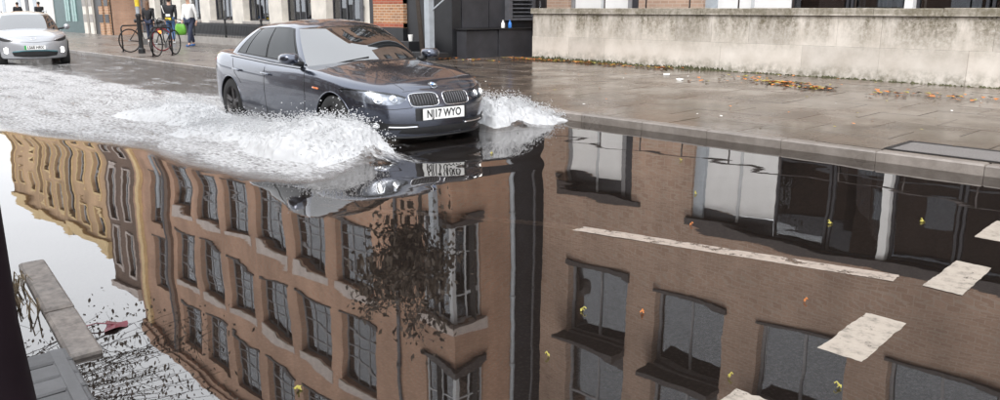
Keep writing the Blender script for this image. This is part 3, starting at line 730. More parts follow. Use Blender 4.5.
# ------------------------------------------------------------------ buff building behind the wall
BY, BX0 = 15.8, -15.3
B = empty('buff_brick_building', (-6, BY, .15), 0, 'buff brick building with boarded ground floor behind the stone wall', 'building')
BX1 = 9.0; holes = [(-14.48, -12.22, .2, 3.30), (-10.42, 3.2, .2, 3.45)]
bays = [-14.25+2.88*i for i in range(7)]
for x in bays: holes.append((x, x+2.0, 5.5, 10.6)); holes.append((x+.1, x+1.9, 12.2, 14.2))
FB = ((0, BY, 0), (1, 0, 0), (0, 1, 0)); b = MB(); holed(b, FB, BX0, BX1, .05, 16.2, holes, .30)
b.quad((BX0, BY, .05), (BX0, BY, 16.2), (BX0, 26, 16.2), (BX0, 26, .05)); b.quad((BX0, BY, 16.2), (BX1, BY, 16.2), (BX1, 26, 16.2), (BX0, 26, 16.2)); b.build('wall', 'brickB', B)
MB().box(-14.72, -11.95, BY-.10, BY+.25, 3.30, 3.52).build('lintel_band', 'sill', B)
MB().box(-10.55, 3.4, BY-.10, BY+.25, 3.45, 3.66).build('lintel_band', 'sill', B)
MB().box(BX0-.1, BX1, BY-.25, BY-.002, 15.7, 16.1).build('cornice', 'lintel', B)
# boarded opening
b = MB().box(-14.40, -13.50, BY+.18, BY+.22, .2, 3.0); b.build('white_panel', 'white_panel', B)
MB().box(-13.44, -12.62, BY+.18, BY+.22, .2, 3.0).build('white_panel', 'white_panel', B)
MB().box(-13.50, -13.44, BY+.14, BY+.24, .2, 3.3).build('mullion', 'white_frame', B)
MB().box(-14.48, -14.40, BY+.10, BY+.26, .2, 3.3).box(-12.62, -12.50, BY+.10, BY+.26, .2, 3.3).build('jamb', 'grey_frame', B)
MB().box(-12.50, -12.22, BY+.12, BY+.26, .2, 3.3).box(-14.40, -12.62, BY+.16, BY+.2, 3.02, 3.3).build('dark_infill', 'dark_frame', B)
# long glazed front with a boarded end
MB().box(-10.42, -10.16, BY+.08, BY+.26, .2, 3.45).build('jamb', 'grey_pipe', B)
MB().box(-10.16, -9.32, BY+.18, BY+.22, .2, 3.2).build('white_panel', 'white_panel', B); MB().box(-9.26, -8.42, BY+.18, BY+.22, .2, 3.2).build('white_panel', 'white_panel', B)
MB().box(-9.32, -9.26, BY+.14, BY+.24, .2, 3.45).build('mullion', 'white_frame', B)
MB().box(-10.16, -8.42, BY+.16, BY+.2, 3.22, 3.45).build('dark_infill', 'dark_frame', B)
for x0, x1 in ((-8.40, -7.22), (-7.18, -6.12), (-5.95, -4.75), (-4.70, -3.5), (-3.46, -2.2), (-2.16, -.9), (-.86, .4), (.44, 1.8), (1.84, 3.2)):
    window(B, ((x0+x1)/2, BY+.2, .2), 0, x1-x0, 3.25, 1, 2, 'dark_frame', .12, bar=.02)
MB().box(-6.11, -5.96, BY+.02, BY+.24, .2, 3.45).build('white_column', 'white_panel', B)
for x in bays:
    window(B, (x+1.0, BY+.24, 5.54), 0, 1.99, 1.95, 2, 1, 'grey_frame', 0, bar=.03, fr=.07)
    MB().box(x-.02, x+2.02, BY+.10, BY+.29, 7.5, 8.0).build('spandrel', 'sill', B)
    MB().box(x-.08, x+2.04, BY-.55, BY-.003, 7.5, 7.64).build('balcony_ledge', 'sill', B)
    window(B, (x+1.0, BY+.24, 8.0), 0, 1.99, 2.55, 2, 2, 'grey_frame', 1, bar=.03, fr=.07)
    window(B, (x+1.0, BY+.24, 12.22), 0, 1.78, 1.95, 2, 2, 'grey_frame', .8, bar=.03, fr=.07)
    MB().box(x-.06, x+2.06, BY-.07, BY+.2, 5.40, 5.5).build('window_sill', 'sill', B)
# stone wall before it
W = empty('stone_wall', (-3, WY+.2, .14), 0, 'stained pale limestone wall with coping along the wet pavement', 'wall')
MB().box(-14.55, 9, WY+.03, WY+.36, .05, 1.28).build('core', 'concrete', W)
MB().box(-14.58, -14.551, WY+.02, WY+.37, .1, 1.28).build('end_stone', 'limestone', W)
def course(z0, z1, lo, hi, name, proud=0.0, off=0):
    x = -14.58+off
    while x < 9:
        L = rnd.uniform(lo, hi)
        if x < -14.5: x = -14.58
        y = WY-proud+rnd.uniform(-.004, .004)
        MB().cbox(x, x+L-.0035, y, WY+.028, z0, z1-.004, .004).build(name, 'limestone', W); x += L
course(.08, .72, 1.1, 1.9, 'block', .012); course(.72, 1.265, .78, .92, 'block')
x = -14.62
while x < 9:
    L = rnd.uniform(1.05, 1.35); MB().cbox(x, x+L-.006, WY-.05, WY+.42, 1.266+.004, 1.40+rnd.uniform(-.004, .004), .012).build('coping_stone', 'limestone', W); x += L
# rail on the wall
Rl = empty('wall_rail', (-3, WY+.25, 1.4), 0, 'thin dark metal rail on short posts along the stone wall top', 'railing')
b = MB(); b.tube([(-14.5+i*.6, WY+.28, 1.83+.006*math.sin(i*1.7)) for i in range(38)], .018, 8); b.build('rail', 'rail_dark', Rl, smooth=True)
for x in (-14.4, -12.5, -11.3, -10.15, -8.98, -7.8, -6.6, -5.4, -4.2, -3.0, -1.8, -.6, .6, 1.8, 3.0, 4.2, 5.4, 6.6, 7.8):
    MB().tube([(x, WY+.28, 1.39), (x, WY+.28, 1.82)], .017, 8).build('post', 'rail_dark', Rl, smooth=True)
bt = MB().lathe([(0, 0), (.035, 0), (.037, .1), (.015, .15), (.015, .18), (0, .18)], 12, c=(-14.45, WY+.1, 1.402)).build('small_bottle', 'lens', None, smooth=True); tag(bt, 'small clear bottle standing on the end of the stone wall', 'bottle')

# ------------------------------------------------------------------ far row of street fronts
def terrace(name, x0, x1, h, wallm, trim, label, wins, gf, roofh=0, group=None, setback=0):
    y = AY+setback; o = empty(name, ((x0+x1)/2, y, .12), 0, label, 'building', group)
    b = MB(); holed(b, ((0, y, 0), (1, 0, 0), (0, 1, 0)), x0, x1, 3.2, h, wins, .25)
    b.quad((x1, y, 3.2), (x1, y+9, 3.2), (x1, y+9, h), (x1, y, h)); b.quad((x0, y, 0), (x0, y, h), (x0, y+9, h), (x0, y+9, 0)); b.quad((x0, y, h), (x1, y, h), (x1, y+9, h), (x0, y+9, h)); b.build('wall', wallm, o)
    MB().box(x0, x1-.01, y-.02, y+.3, .05, 3.19).build('ground_floor', gf, o)
    MB().box(x0-.05, x1+.05, y-.22, y-.003, h-.4, h+.12).build('cornice', trim, o)
    for (a, c, z0, z1) in wins:
        window(o, ((a+c)/2, y+.2, z0), 0, c-a, z1-z0, 1 if c-a < .9 else 2, 2, 'white_frame', .8, panes=False)
        MB().box(a-.08, c+.08, y-.07, y+.15, z0-.12, z0-.002).build('window_sill', trim, o); MB().box(a-.12, a-.002, y-.05, y-.002, z0, z1).box(c+.002, c+.12, y-.05, y-.002, z0, z1).box(a-.12, c+.12, y-.05, y-.002, z1, z1+.16).build('window_surround', trim, o)
    if roofh:
        b = MB(); b.v = [(x0, y-.1, h+.12), (x1, y-.1, h+.12), (x1, y+9, h+.12), (x0, y+9, h+.12), (x0, y+4.5, h+roofh), (x1, y+4.5, h+roofh)]
        b.f = [(0, 1, 5, 4), (2, 3, 4, 5), (1, 2, 5), (3, 0, 4)]; b.mi = [0]*4; b.build('roof', 'roof', o)
    return o
def wl(x0, x1, n, wd, rows_):
    st = (x1-x0)/n; return [(x0+st*(i+.5)-wd/2, x0+st*(i+.5)+wd/2, z0, z1) for i in range(n) for z0, z1 in rows_]
r3 = [(4.0, 5.9), (7.0, 8.9), (9.8, 11.2)]
bro = terrace('narrow_brick_house', -46.4, -42.03, 13.6, 'brick_dark', 'lintel', 'narrow sooty brick house with pale window surrounds beside the long brick building', wl(-46.4, -42.03, 2, 1.0, [(4.1, 6.2), (7.3, 9.4), (10.3, 12.3)]), 'black_paint', .6)
for x in (-45.9, -44.9, -43.3, -42.4):
    MB().box(x-.28, x+.28, AY-.12, AY-.022, .1, 3.1).build('pier', 'brick_mix' if x > -44 else 'pale_stone', bro)
    for z in (.7, 1.5): MB().box(x-.29, x+.29, AY-.13, AY-.121, z, z+.4).build('band', 'black_paint' if x > -44 else 'concrete', bro)
t1 = terrace('tan_building', -54.4, -46.45, 12.0, 'tan', 'tan_trim', 'ochre stone building with dark green shopfront beside the sooty house', wl(-52.2, -46.6, 2, 1.3, r3)+wl(-54.4, -52.2, 1, 1.5, [(3.6, 11.0)]), 'teal', .5)
b = MB(); [b.box(x, x+.35, AY-.05, AY-.022, .7, 2.9) for x in (-49.6, -49.15, -48.4, -47.95)]; b.build('shopfront_light', 'teal_glass_bar', t1)
MB().box(-54.4, -51.8, AY-.06, AY-.022, .1, 3.1).build('render_panel', 'render', t1)
for x0, x1, h, lb, sb in ((-61.0, -54.45, 12.4, 'ochre stone building with a wide dark window strip, beyond the green shopfront', 0), (-69.0, -61.05, 12.6, 'ochre stone corner block, farthest of the ochre fronts', 0), (-84, -69.2, 9.0, 'low grey rendered block past the ochre fronts', 2)):
    t = terrace('tan_building' if h > 10 else 'grey_block', x0, x1, h, 'tan' if h > 10 else 'render', 'tan_trim', lb, wl(x0+1.6, x1, 2, 1.2, [r for r in r3 if r[1] < h-1])+wl(x0, x0+1.6, 1, 1.0, [(3.6, h-1.2)]), 'render', .5, setback=sb)
    for i in range(3): MB().box(x0+1+i*1.9, x0+1.8+i*1.9, AY+sb-.05, AY+sb-.022, .1, 2.4).build('door', 'dark_frame' if i % 2 else 'grey_pipe', t)
# houses across the road, behind the camera's kerb: seen in the window glass only
for i, (x0, x1, h, lb) in enumerate(((-40, -17, 9.0, 'dark brick house over the road with a long ridge'), (-16.5, -6.5, 10.0, 'tall dark brick house over the road'), (-4, 9, 8.5, 'dark brick house over the road, past the gap'))):
    o = empty('opposite_house', ((x0+x1)/2, -7, 0), 0, lb, 'building'); MB().box(x0, x1, -18, -7, -.3, h).build('wall', 'brick_dark', o)
    b = MB(); b.v = [(x0, -6.8, h), (x1, -6.8, h), (x1, -18, h), (x0, -18, h), (x0, -13, h+2.6), (x1, -13, h+2.6)]; b.f = [(0, 4, 5, 1), (2, 5, 4, 3), (1, 5, 2), (3, 4, 0)]; b.mi = [0]*4; b.build('roof', 'roof', o)
    MB().box(x0+1, x0+2, -13.5, -12.5, h+1, h+4).build('chimney', 'brick_dark', o)
    for k in range(int((x1-x0)/2.6)):
        for z in (1.2, 4.2, 7.0): MB().box(x0+.9+k*2.6, x0+2.1+k*2.6, -6.995, -6.95, z, z+1.7).build('window', 'white_frame', o)

# ------------------------------------------------------------------ cars
def interp(tab, x):
    return float(np.interp(x, [t[0] for t in tab], [t[1] for t in tab]))
class Car:
    """body from stacked plan outlines with a crowned bonnet and boot, glasshouse lofted from belt to roof; local x forward from the bumper, y left"""
    def __init__(s, P, root): s.P = P; s.root = root; s.make_body()
    def outline(s, w_, xf, xr, Lf, nf, Lr, nr, na=18, ns=34, nb=12):
        pts = []
        for i in range(na): ph = (math.pi/2)*i/na; pts.append((xf-Lf+Lf*math.cos(ph)**(2/nf), w_*math.sin(ph)**(2/nf)))
        for i in range(ns+1): pts.append((xf-Lf+(xr+Lr-(xf-Lf))*i/ns, w_))
        for i in range(1, nb+1): ph = (math.pi/2)*(1-i/nb); pts.append((xr+Lr-Lr*math.cos(ph)**(2/nr), w_*max(0, math.sin(ph))**(2/nr)))
        return pts
    def make_body(s):
        P = s.P; bm = bmesh.new(); loops = []
        for (z, lift, w_, xf, xr) in P['levels']:
            half = s.outline(w_, xf, xr, P['Lf'], P['nf'], P['Lr'], P['nr'])
            full = [(x, y) for x, y in half]+[(x, -y) for x, y in half[-2:0:-1]]
            lp = []
            for x, y in full:
                wv = 1-P['taper']*((x-P['mid'])/(P['L']/2))**4
                zz = z+lift*(interp(P['ztop'], x)-P['z0'])
                lp.append(bm.verts.new((x, y*wv, zz)))
            loops.append(lp)
        N = len(loops[0]); H = (N+2)//2
        for a, b_ in zip(loops[:-1], loops[1:]):
            for i in range(N): j = (i+1) % N; bm.faces.new((a[i], b_[i], b_[j], a[j]))
        bm.faces.new(loops[0])
        # crowned top
        top = loops[-1]; MM = 12; rows = [[top[0]]]
        for i in range(1, H-1):
            L, Rr = top[i], top[N-i]; row = [L]
            for k in range(1, MM):
                t = k/MM; v = L.co.lerp(Rr.co, t); u = 2*t-1; cr = interp(P['crown'], v.x)
                zz = v.z+cr*(1-abs(u)**2.4)
                row.append(bm.verts.new((v.x+P.get('noseb', 0)*(1-u*u)*0, v.y, zz)))
            row.append(Rr); rows.append(row)
        rows.append([top[H-1]])
        for r0, r1 in zip(rows[:-1], rows[1:]):
            if len(r0) == 1:
                for k in range(MM): bm.faces.new((r0[0], r1[k+1], r1[k])[::-1])
            elif len(r1) == 1:
                for k in range(MM): bm.faces.new((r0[k], r0[k+1], r1[0])[::-1])
            else:
                for k in range(MM): bm.faces.new((r0[k], r0[k+1], r1[k+1], r1[k])[::-1])
        bmesh.ops.recalc_face_normals(bm, faces=bm.faces)
        s.bvh = BVHTree.FromBMesh(bm)
        me = bpy.data.meshes.new('body'); bm.to_mesh(me); bm.free(); me.materials.append(M[P['paint']]); me.materials.append(M['plastic'])
        # wheel arches cut out
        o = bpy.data.objects.new('tmp', me); C.objects.link(o); cut = []
        for ax in P['axles']:
            for sd in (1, -1):
                c = MB().lathe([(0, .52*sd), (P['arch'], .52*sd), (P['arch'], 1.2*sd), (0, 1.2*sd)], 48, 'Y', (ax, 0, P['wr']))
                cm = c.mesh('cut', [P['paint'], 'plastic']); cm.polygons.foreach_set('material_index', [1]*len(cm.polygons))
                b2 = bmesh.new(); b2.from_mesh(cm); bmesh.ops.remove_doubles(b2, verts=b2.verts, dist=1e-5); bmesh.ops.recalc_face_normals(b2, faces=b2.faces); b2.to_mesh(cm); b2.free()
                co_ = bpy.data.objects.new('cut', cm); C.objects.link(co_); cut.append(co_)
                m = o.modifiers.new('b', 'BOOLEAN'); m.operation = 'DIFFERENCE'; m.object = co_; m.solver = 'EXACT'
        dg = bpy.context.evaluated_depsgraph_get(); me2 = bpy.data.meshes.new_from_object(o.evaluated_get(dg))
        for c in cut+[o]: bpy.data.objects.remove(c)
        me2.name = 'body'; me2.polygons.foreach_set('use_smooth', [True]*len(me2.polygons)); me2.set_sharp_from_angle(angle=R(32))
        s.body = link('body', me2, s.root, loc=(0, 0, 0))
        s.make_house()
    def make_house(s):
        P = s.P; g = P['house']; na, ns, nb, nt_ = 16, 32, 14, 10
        def loop(wd, xfc, xsf, xsr, xrc, nf=2.2, nr=2.4):
            pts = []
            for i in range(na): ph = (math.pi/2)*i/na; pts.append((xsf+(xfc-xsf)*math.cos(ph)**(2/nf), wd*math.sin(ph)**(2/2.0)))
            for i in range(ns+1): pts.append((xsf+(xsr-xsf)*i/ns, wd))
            for i in range(1, nb+1): ph = (math.pi/2)*(1-i/nb); pts.append((xsr+(xrc-xsr)*math.cos(ph)**(2/nr), wd*max(0, math.sin(ph))))
            return pts
        bl = loop(*g['base']); tl = loop(*g['top']); s.H = len(bl)
        def pt(i, t, side=1, off=0):
            (bx, by), (tx, ty) = bl[i], tl[i]
            bz = interp(P['ztop'], bx)+interp(P['crown'], bx)*(1-min(1, by/.84)**2.4)-g['sink']
            uu = min(1, ty/g['top'][0]) if g['top'][0] else 0
            tz = interp(g['zroof'], tx)-g['edge']*uu**2.5
            e = t; bul = math.sin(math.pi*t)*g['bulge']
            x = bx+(tx-bx)*e; y = by+(ty-by)*e; z = bz+(tz-bz)*t
            # bulge outwards in plan
            cx = (g['base'][2]+g['base'][3])/2; d = Vector((x-cx, y*1.8, 0)); d = d.normalized() if d.length > 1e-6 else Vector((1, 0, 0))
            return Vector((x+d.x*(bul+off), (y+d.y*(bul+off))*side, z+bul*.3))
        s.pt = pt
        bm = bmesh.new(); V = {}
        idx = [(i, 1) for i in range(s.H)]+[(i, -1) for i in range(s.H-2, 0, -1)]
        N = len(idx); G = [[bm.verts.new(pt(i, t/nt_, sd)) for (i, sd) in idx] for t in range(nt_+1)]
        for t in range(nt_):
            for i in range(N): j = (i+1) % N; bm.faces.new((G[t][i], G[t][j], G[t+1][j], G[t+1][i]))
        top = G[-1]; MM = 10; rows = [[top[0]]]
        for i in range(1, s.H-1):
            L, Rr = top[i], top[N-i]; row = [L]
            for k in range(1, MM):
                t = k/MM; v = L.co.lerp(Rr.co, t); u = 2*t-1
                wd = abs(L.co.y)/g['top'][0]
                row.append(bm.verts.new((v.x, v.y, v.z+(g['edge']+g['dome'])*(wd**2.5)*(1-abs(u)**2.2))))
            rows.append(row+[Rr])
        rows.append([top[s.H-1]])
        for r0, r1 in zip(rows[:-1], rows[1:]):
            if len(r0) == 1: [bm.faces.new((r0[0], r1[k], r1[k+1])) for k in range(MM)]
            elif len(r1) == 1: [bm.faces.new((r0[k], r1[0], r0[k+1])) for k in range(MM)]
            else: [bm.faces.new((r0[k], r1[k], r1[k+1], r0[k+1])) for k in range(MM)]
        bmesh.ops.recalc_face_normals(bm, faces=bm.faces)
        me = bpy.data.meshes.new('cabin'); bm.to_mesh(me); bm.free(); me.materials.append(M[P['paint']])
        me.polygons.foreach_set('use_smooth', [True]*len(me.polygons)); me.set_sharp_from_angle(angle=R(40)); link('cabin', me, s.root, loc=(0, 0, 0))
        s.na, s.ns, s.nb = na, ns, nb
    def patch(s, name, i0, i1, t0, t1, side, mat, off=.006, parent=None, nt_=8, slope=None):
        """curved sheet with thickness lying on the glasshouse between two columns and two heights"""
        b = MB(); n = max(2, int(abs(i1-i0)*1.5))
        def P_(fi, t, o):
            k = min(s.H-2, max(0, int(math.floor(fi)))); f_ = fi-k
            return s.pt(k, t, side, o).lerp(s.pt(k+1, t, side, o), f_)
        for o in (off, -.02):
            for a in range(n+1):
                for c in range(nt_+1):
                    u = a/n; t = t0+(t1-t0)*c/nt_
                    fi0 = i0+(slope[0]*(t-t0)/(t1-t0) if slope else 0); fi1 = i1+(slope[1]*(t-t0)/(t1-t0) if slope else 0)
                    b.v.append(tuple(P_(fi0+(fi1-fi0)*u, t, o)))
        m = (n+1)*(nt_+1); W_ = nt_+1
        for a in range(n):
            for c in range(nt_): b.f.append((a*W_+c, (a+1)*W_+c, (a+1)*W_+c+1, a*W_+c+1))
        ring = [a*W_ for a in range(n+1)]+[n*W_+c for c in range(1, W_)]+[a*W_+nt_ for a in range(n-1, -1, -1)]+[c for c in range(nt_-1, 0, -1)]
        for a, c in zip(ring, ring[1:]+ring[:1]): b.f.append((a, a+m, c+m, c))
        b.mi = [0]*len(b.f); o = b.build(name, mat, parent or s.root, smooth=True, angle=50, loc=(0, 0, 0))
        bm = bmesh.new(); bm.from_mesh(o.data); bmesh.ops.recalc_face_normals(bm, faces=bm.faces); bm.to_mesh(o.data); bm.free(); return o
    def cast(s, a, c, axis):
        if axis == 'f': o, d = Vector((1.5, a, c)), Vector((-1, 0, 0))
        elif axis == 'R': o, d = Vector((a, -2.5, c)), Vector((0, 1, 0))
        elif axis == 'L': o, d = Vector((a, 2.5, c)), Vector((0, -1, 0))
        else: o, d = Vector((a, c, 3)), Vector((0, 0, -1))
        h = s.bvh.ray_cast(o, d); return (h[0], h[1]) if h[0] is not None else (o+d*2, -d)
    def decal(s, name, loA, hiA, axis, mat, off=.006, parent=None, rows=5, back=.02):
        """thin shaped piece on the body; loA and hiA are lower and upper outlines in the view plane"""
        def dense(Lq):
            o_ = []
            for p_, q_ in zip(Lq[:-1], Lq[1:]): o_ += [(p_[0]+(q_[0]-p_[0])*k_/4, p_[1]+(q_[1]-p_[1])*k_/4) for k_ in range(4)]
            return o_+[Lq[-1]]
        loA, hiA = dense(loA), dense(hiA); b = MB(); n = len(loA)
        for o in (off, -back):
            for i in range(n):
                for j in range(rows+1):
                    t = j/rows; a = loA[i][0]+(hiA[i][0]-loA[i][0])*t; c = loA[i][1]+(hiA[i][1]-loA[i][1])*t
                    p, nn = s.cast(a, c, axis); b.v.append(tuple(p+nn*o))
        W_ = rows+1; m = n*W_
        for i in range(n-1):
            for j in range(rows): b.f.append((i*W_+j, (i+1)*W_+j, (i+1)*W_+j+1, i*W_+j+1))
        ring = [i*W_ for i in range(n)]+[(n-1)*W_+j for j in range(1, W_)]+[i*W_+rows for i in range(n-2, -1, -1)]+[j for j in range(rows-1, 0, -1)]
        for a, c in zip(ring, ring[1:]+ring[:1]): b.f.append((a, a+m, c+m, c))
        b.mi = [0]*len(b.f); o = b.build(name, mat, parent or s.root, smooth=True, angle=50, loc=(0, 0, 0))
        bm = bmesh.new(); bm.from_mesh(o.data); bmesh.ops.recalc_face_normals(bm, faces=bm.faces); bm.to_mesh(o.data); bm.free(); return o
    def line(s, name, pts, axis, r_, mat, off=.0, parent=None, seg=6, close=False, dens=8):
        P_ = []
        pts = list(pts)+([pts[0]] if close else [])
        for (a0, c0), (a1, c1) in zip(pts[:-1], pts[1:]):
            for k in range(dens): t = k/dens; p, nn = s.cast(a0+(a1-a0)*t, c0+(c1-c0)*t, axis); P_.append(p+nn*off)
        p, nn = s.cast(*pts[-1], axis); P_.append(p+nn*off)
        return MB().tube(P_, r_, seg).build(name, mat, parent or s.root, smooth=True, loc=(0, 0, 0))
    def wheel(s, ax, sd, steer=0):
        P = s.P; r_ = P['wr']; o = bpy.data.objects.new('wheel', MB().lathe([(r_*.66, -.105), (r_*.9, -.115), (r_*.985, -.09), (r_, -.03), (r_, .03), (r_*.985, .09), (r_*.9, .115), (r_*.66, .105)], 40, 'Y').mesh('tyre', 'rubber', True, 50))
        C.objects.link(o); o.parent = s.root; o.location = (ax, sd*(P['track']/2), r_); o.rotation_euler = (0, 0, steer)
        b = MB(); ys = sd*.095
        b.lathe([(r_*.70, ys*1.05), (r_*.66, ys*1.08), (r_*.62, ys*.8), (r_*.60, -ys)], 40, 'Y')
        b.lathe([(0, ys*.86), (r_*.17, ys*.86), (r_*.2, ys*.6)], 24, 'Y')
        for k in range(P['spokes']):
            th = 2*math.pi*k/P['spokes']+.3
            for d in (-.10, .10):
                p0 = (math.cos(th+d*.9)*r_*.16, ys*.75, math.sin(th+d*.9)*r_*.16); p1 = (math.cos(th+d)*r_*.64, ys*.9, math.sin(th+d)*r_*.64); b.tube([p0, p1], [.022, .017], 6)
        b.build('rim', 'alloy', o, smooth=True, angle=40, loc=(0, 0, 0))
        MB().lathe([(0, ys*.2), (r_*.5, ys*.2), (r_*.5, ys*.1)], 24, 'Y').build('brake_disc', 'dark_pipe', o, loc=(0, 0, 0)); return o
def text_mesh(txt, size, mat, sx=1.0):
    cu = bpy.data.curves.new('t', 'FONT'); cu.body = txt; cu.size = size; cu.align_x = 'CENTER'; cu.align_y = 'CENTER'; cu.extrude = .0012; cu.offset = size*.022
    o = bpy.data.objects.new('t', cu); C.objects.link(o); dg = bpy.context.evaluated_depsgraph_get(); me = bpy.data.meshes.new_from_object(o.evaluated_get(dg)); bpy.data.objects.remove(o)
    me.materials.clear(); me.materials.append(M[mat]); me.transform(Matrix.Scale(sx, 4, (1, 0, 0))); return me
def plate(root, x, z, txt, w_=.52, h_=.111, strip=None, tilt=0, wd=.45):
    """UK front plate facing forward with raised characters"""
    o = MB().box(0, .012, -w_/2, w_/2, -h_/2, h_/2).build('number_plate', 'white_plate', root, loc=(x, 0, z)); o.rotation_euler = (0, -tilt, 0)
    me = text_mesh(txt, h_*.98, 'ink'); xs_ = [v.co.x for v in me.vertices]; cur = max(xs_)-min(xs_); me.transform(Matrix.Scale(wd/cur, 4, (1, 0, 0)))
    t = bpy.data.objects.new('registration', me); C.objects.link(t); t.parent = o; t.location = (.0135, .012 if strip else 0, 0); t.rotation_euler = (math.pi/2, 0, math.pi/2)
    if strip: MB().box(.0121, .0135, -w_/2, -w_/2+.05, -h_/2, h_/2).build('strip', strip, o, loc=(0, 0, 0))
    return o

# dark grey saloon ploughing through the flood
SA = R(-3.25)
root = empty('car', (-6.67, 5.33, -.155), SA, 'dark grey metallic saloon driving through the flood throwing up spray', 'car')
P = dict(paint='car_grey', L=4.63, mid=-2.4, taper=.05, Lf=.85, nf=2.85, Lr=.7, nr=2.6, z0=.725,
         levels=[(.20, 0, .80, -.13, -4.48), (.225, 0, .85, -.045, -4.56), (.30, 0, .885, -.012, -4.60), (.42, 0, .897, .0, -4.62), (.53, .2, .903, -.004, -4.63), (.60, .5, .903, -.022, -4.62), (.655, .8, .896, -.052, -4.60), (.69, .95, .880, -.085, -4.57), (.712, 1, .855, -.118, -4.54), (.725, 1, .825, -.16, -4.50)],
         ztop=[(-4.63, 1.0), (-4.4, 1.0), (-4.0, .985), (-3.4, .955), (-2.4, .915), (-1.6, .90), (-1.2, .885), (-.8, .845), (-.5, .80), (-.3, .765), (-.16, .725), (0, .70)],
         crown=[(-4.63, .02), (-4.4, .035), (-3.9, .05), (-1.6, .085), (-1.2, .088), (-.7, .07), (-.35, .042), (-.16, .02), (0, 0)],
         axles=(-.80, -3.61), arch=.355, wr=.325, track=1.56, spokes=5,
         house=dict(base=(.785, -1.22, -1.62, -3.72, -4.02), top=(.555, -2.06, -2.18, -3.30, -3.46), sink=.03, edge=.045, dome=.02, bulge=.035,
                    zroof=[(-3.5, 1.335), (-3.2, 1.375), (-2.7, 1.405), (-2.4, 1.405), (-2.2, 1.385), (-2.05, 1.36)]))
car = Car(P, root)
H_, na, ns = car.H, car.na, car.ns
for sd in (1, -1):
    car.patch('window_trim', na+1.0, na+ns-1.5, .10, .93, sd, 'plastic', .004, slope=(1.0, -1.5))
    car.patch('side_window', na+1.8, na+ns*.47, .13, .90, sd, 'car_glass', .009, slope=(1.0, 0)); car.patch('side_window', na+ns*.50, na+ns*.80, .13, .90, sd, 'car_glass', .009)
    car.patch('quarter_light', na+ns*.815, na+ns-2.6, .13, .90, sd, 'car_glass', .009, slope=(0, -1.8))
for sd in (1, -1):
    car.patch('windscreen', .0, na-1.6, .05, .965, sd, 'screen_glass', .006, nt_=12)
    car.patch('rear_window', na+ns+2.2, H_-1.0, .08, .93, sd, 'car_glass', .006)
    car.patch('scuttle', .0, na-.4, .0, .045, sd, 'plastic', .010, nt_=3)
for ax in P['axles']:
    for sd in (1, -1): car.wheel(ax, sd)
def ell(cy, cz, ry, rz, n=4.0, N=28, sh=0):
    pts = []
    for i in range(N):
        th = 2*math.pi*i/N; c, s_ = math.cos(th), math.sin(th); y = ry*math.copysign(abs(c)**(2/n), c); z = rz*math.copysign(abs(s_)**(2/n), s_); pts.append((cy+y+sh*z, cz+z))
    return pts
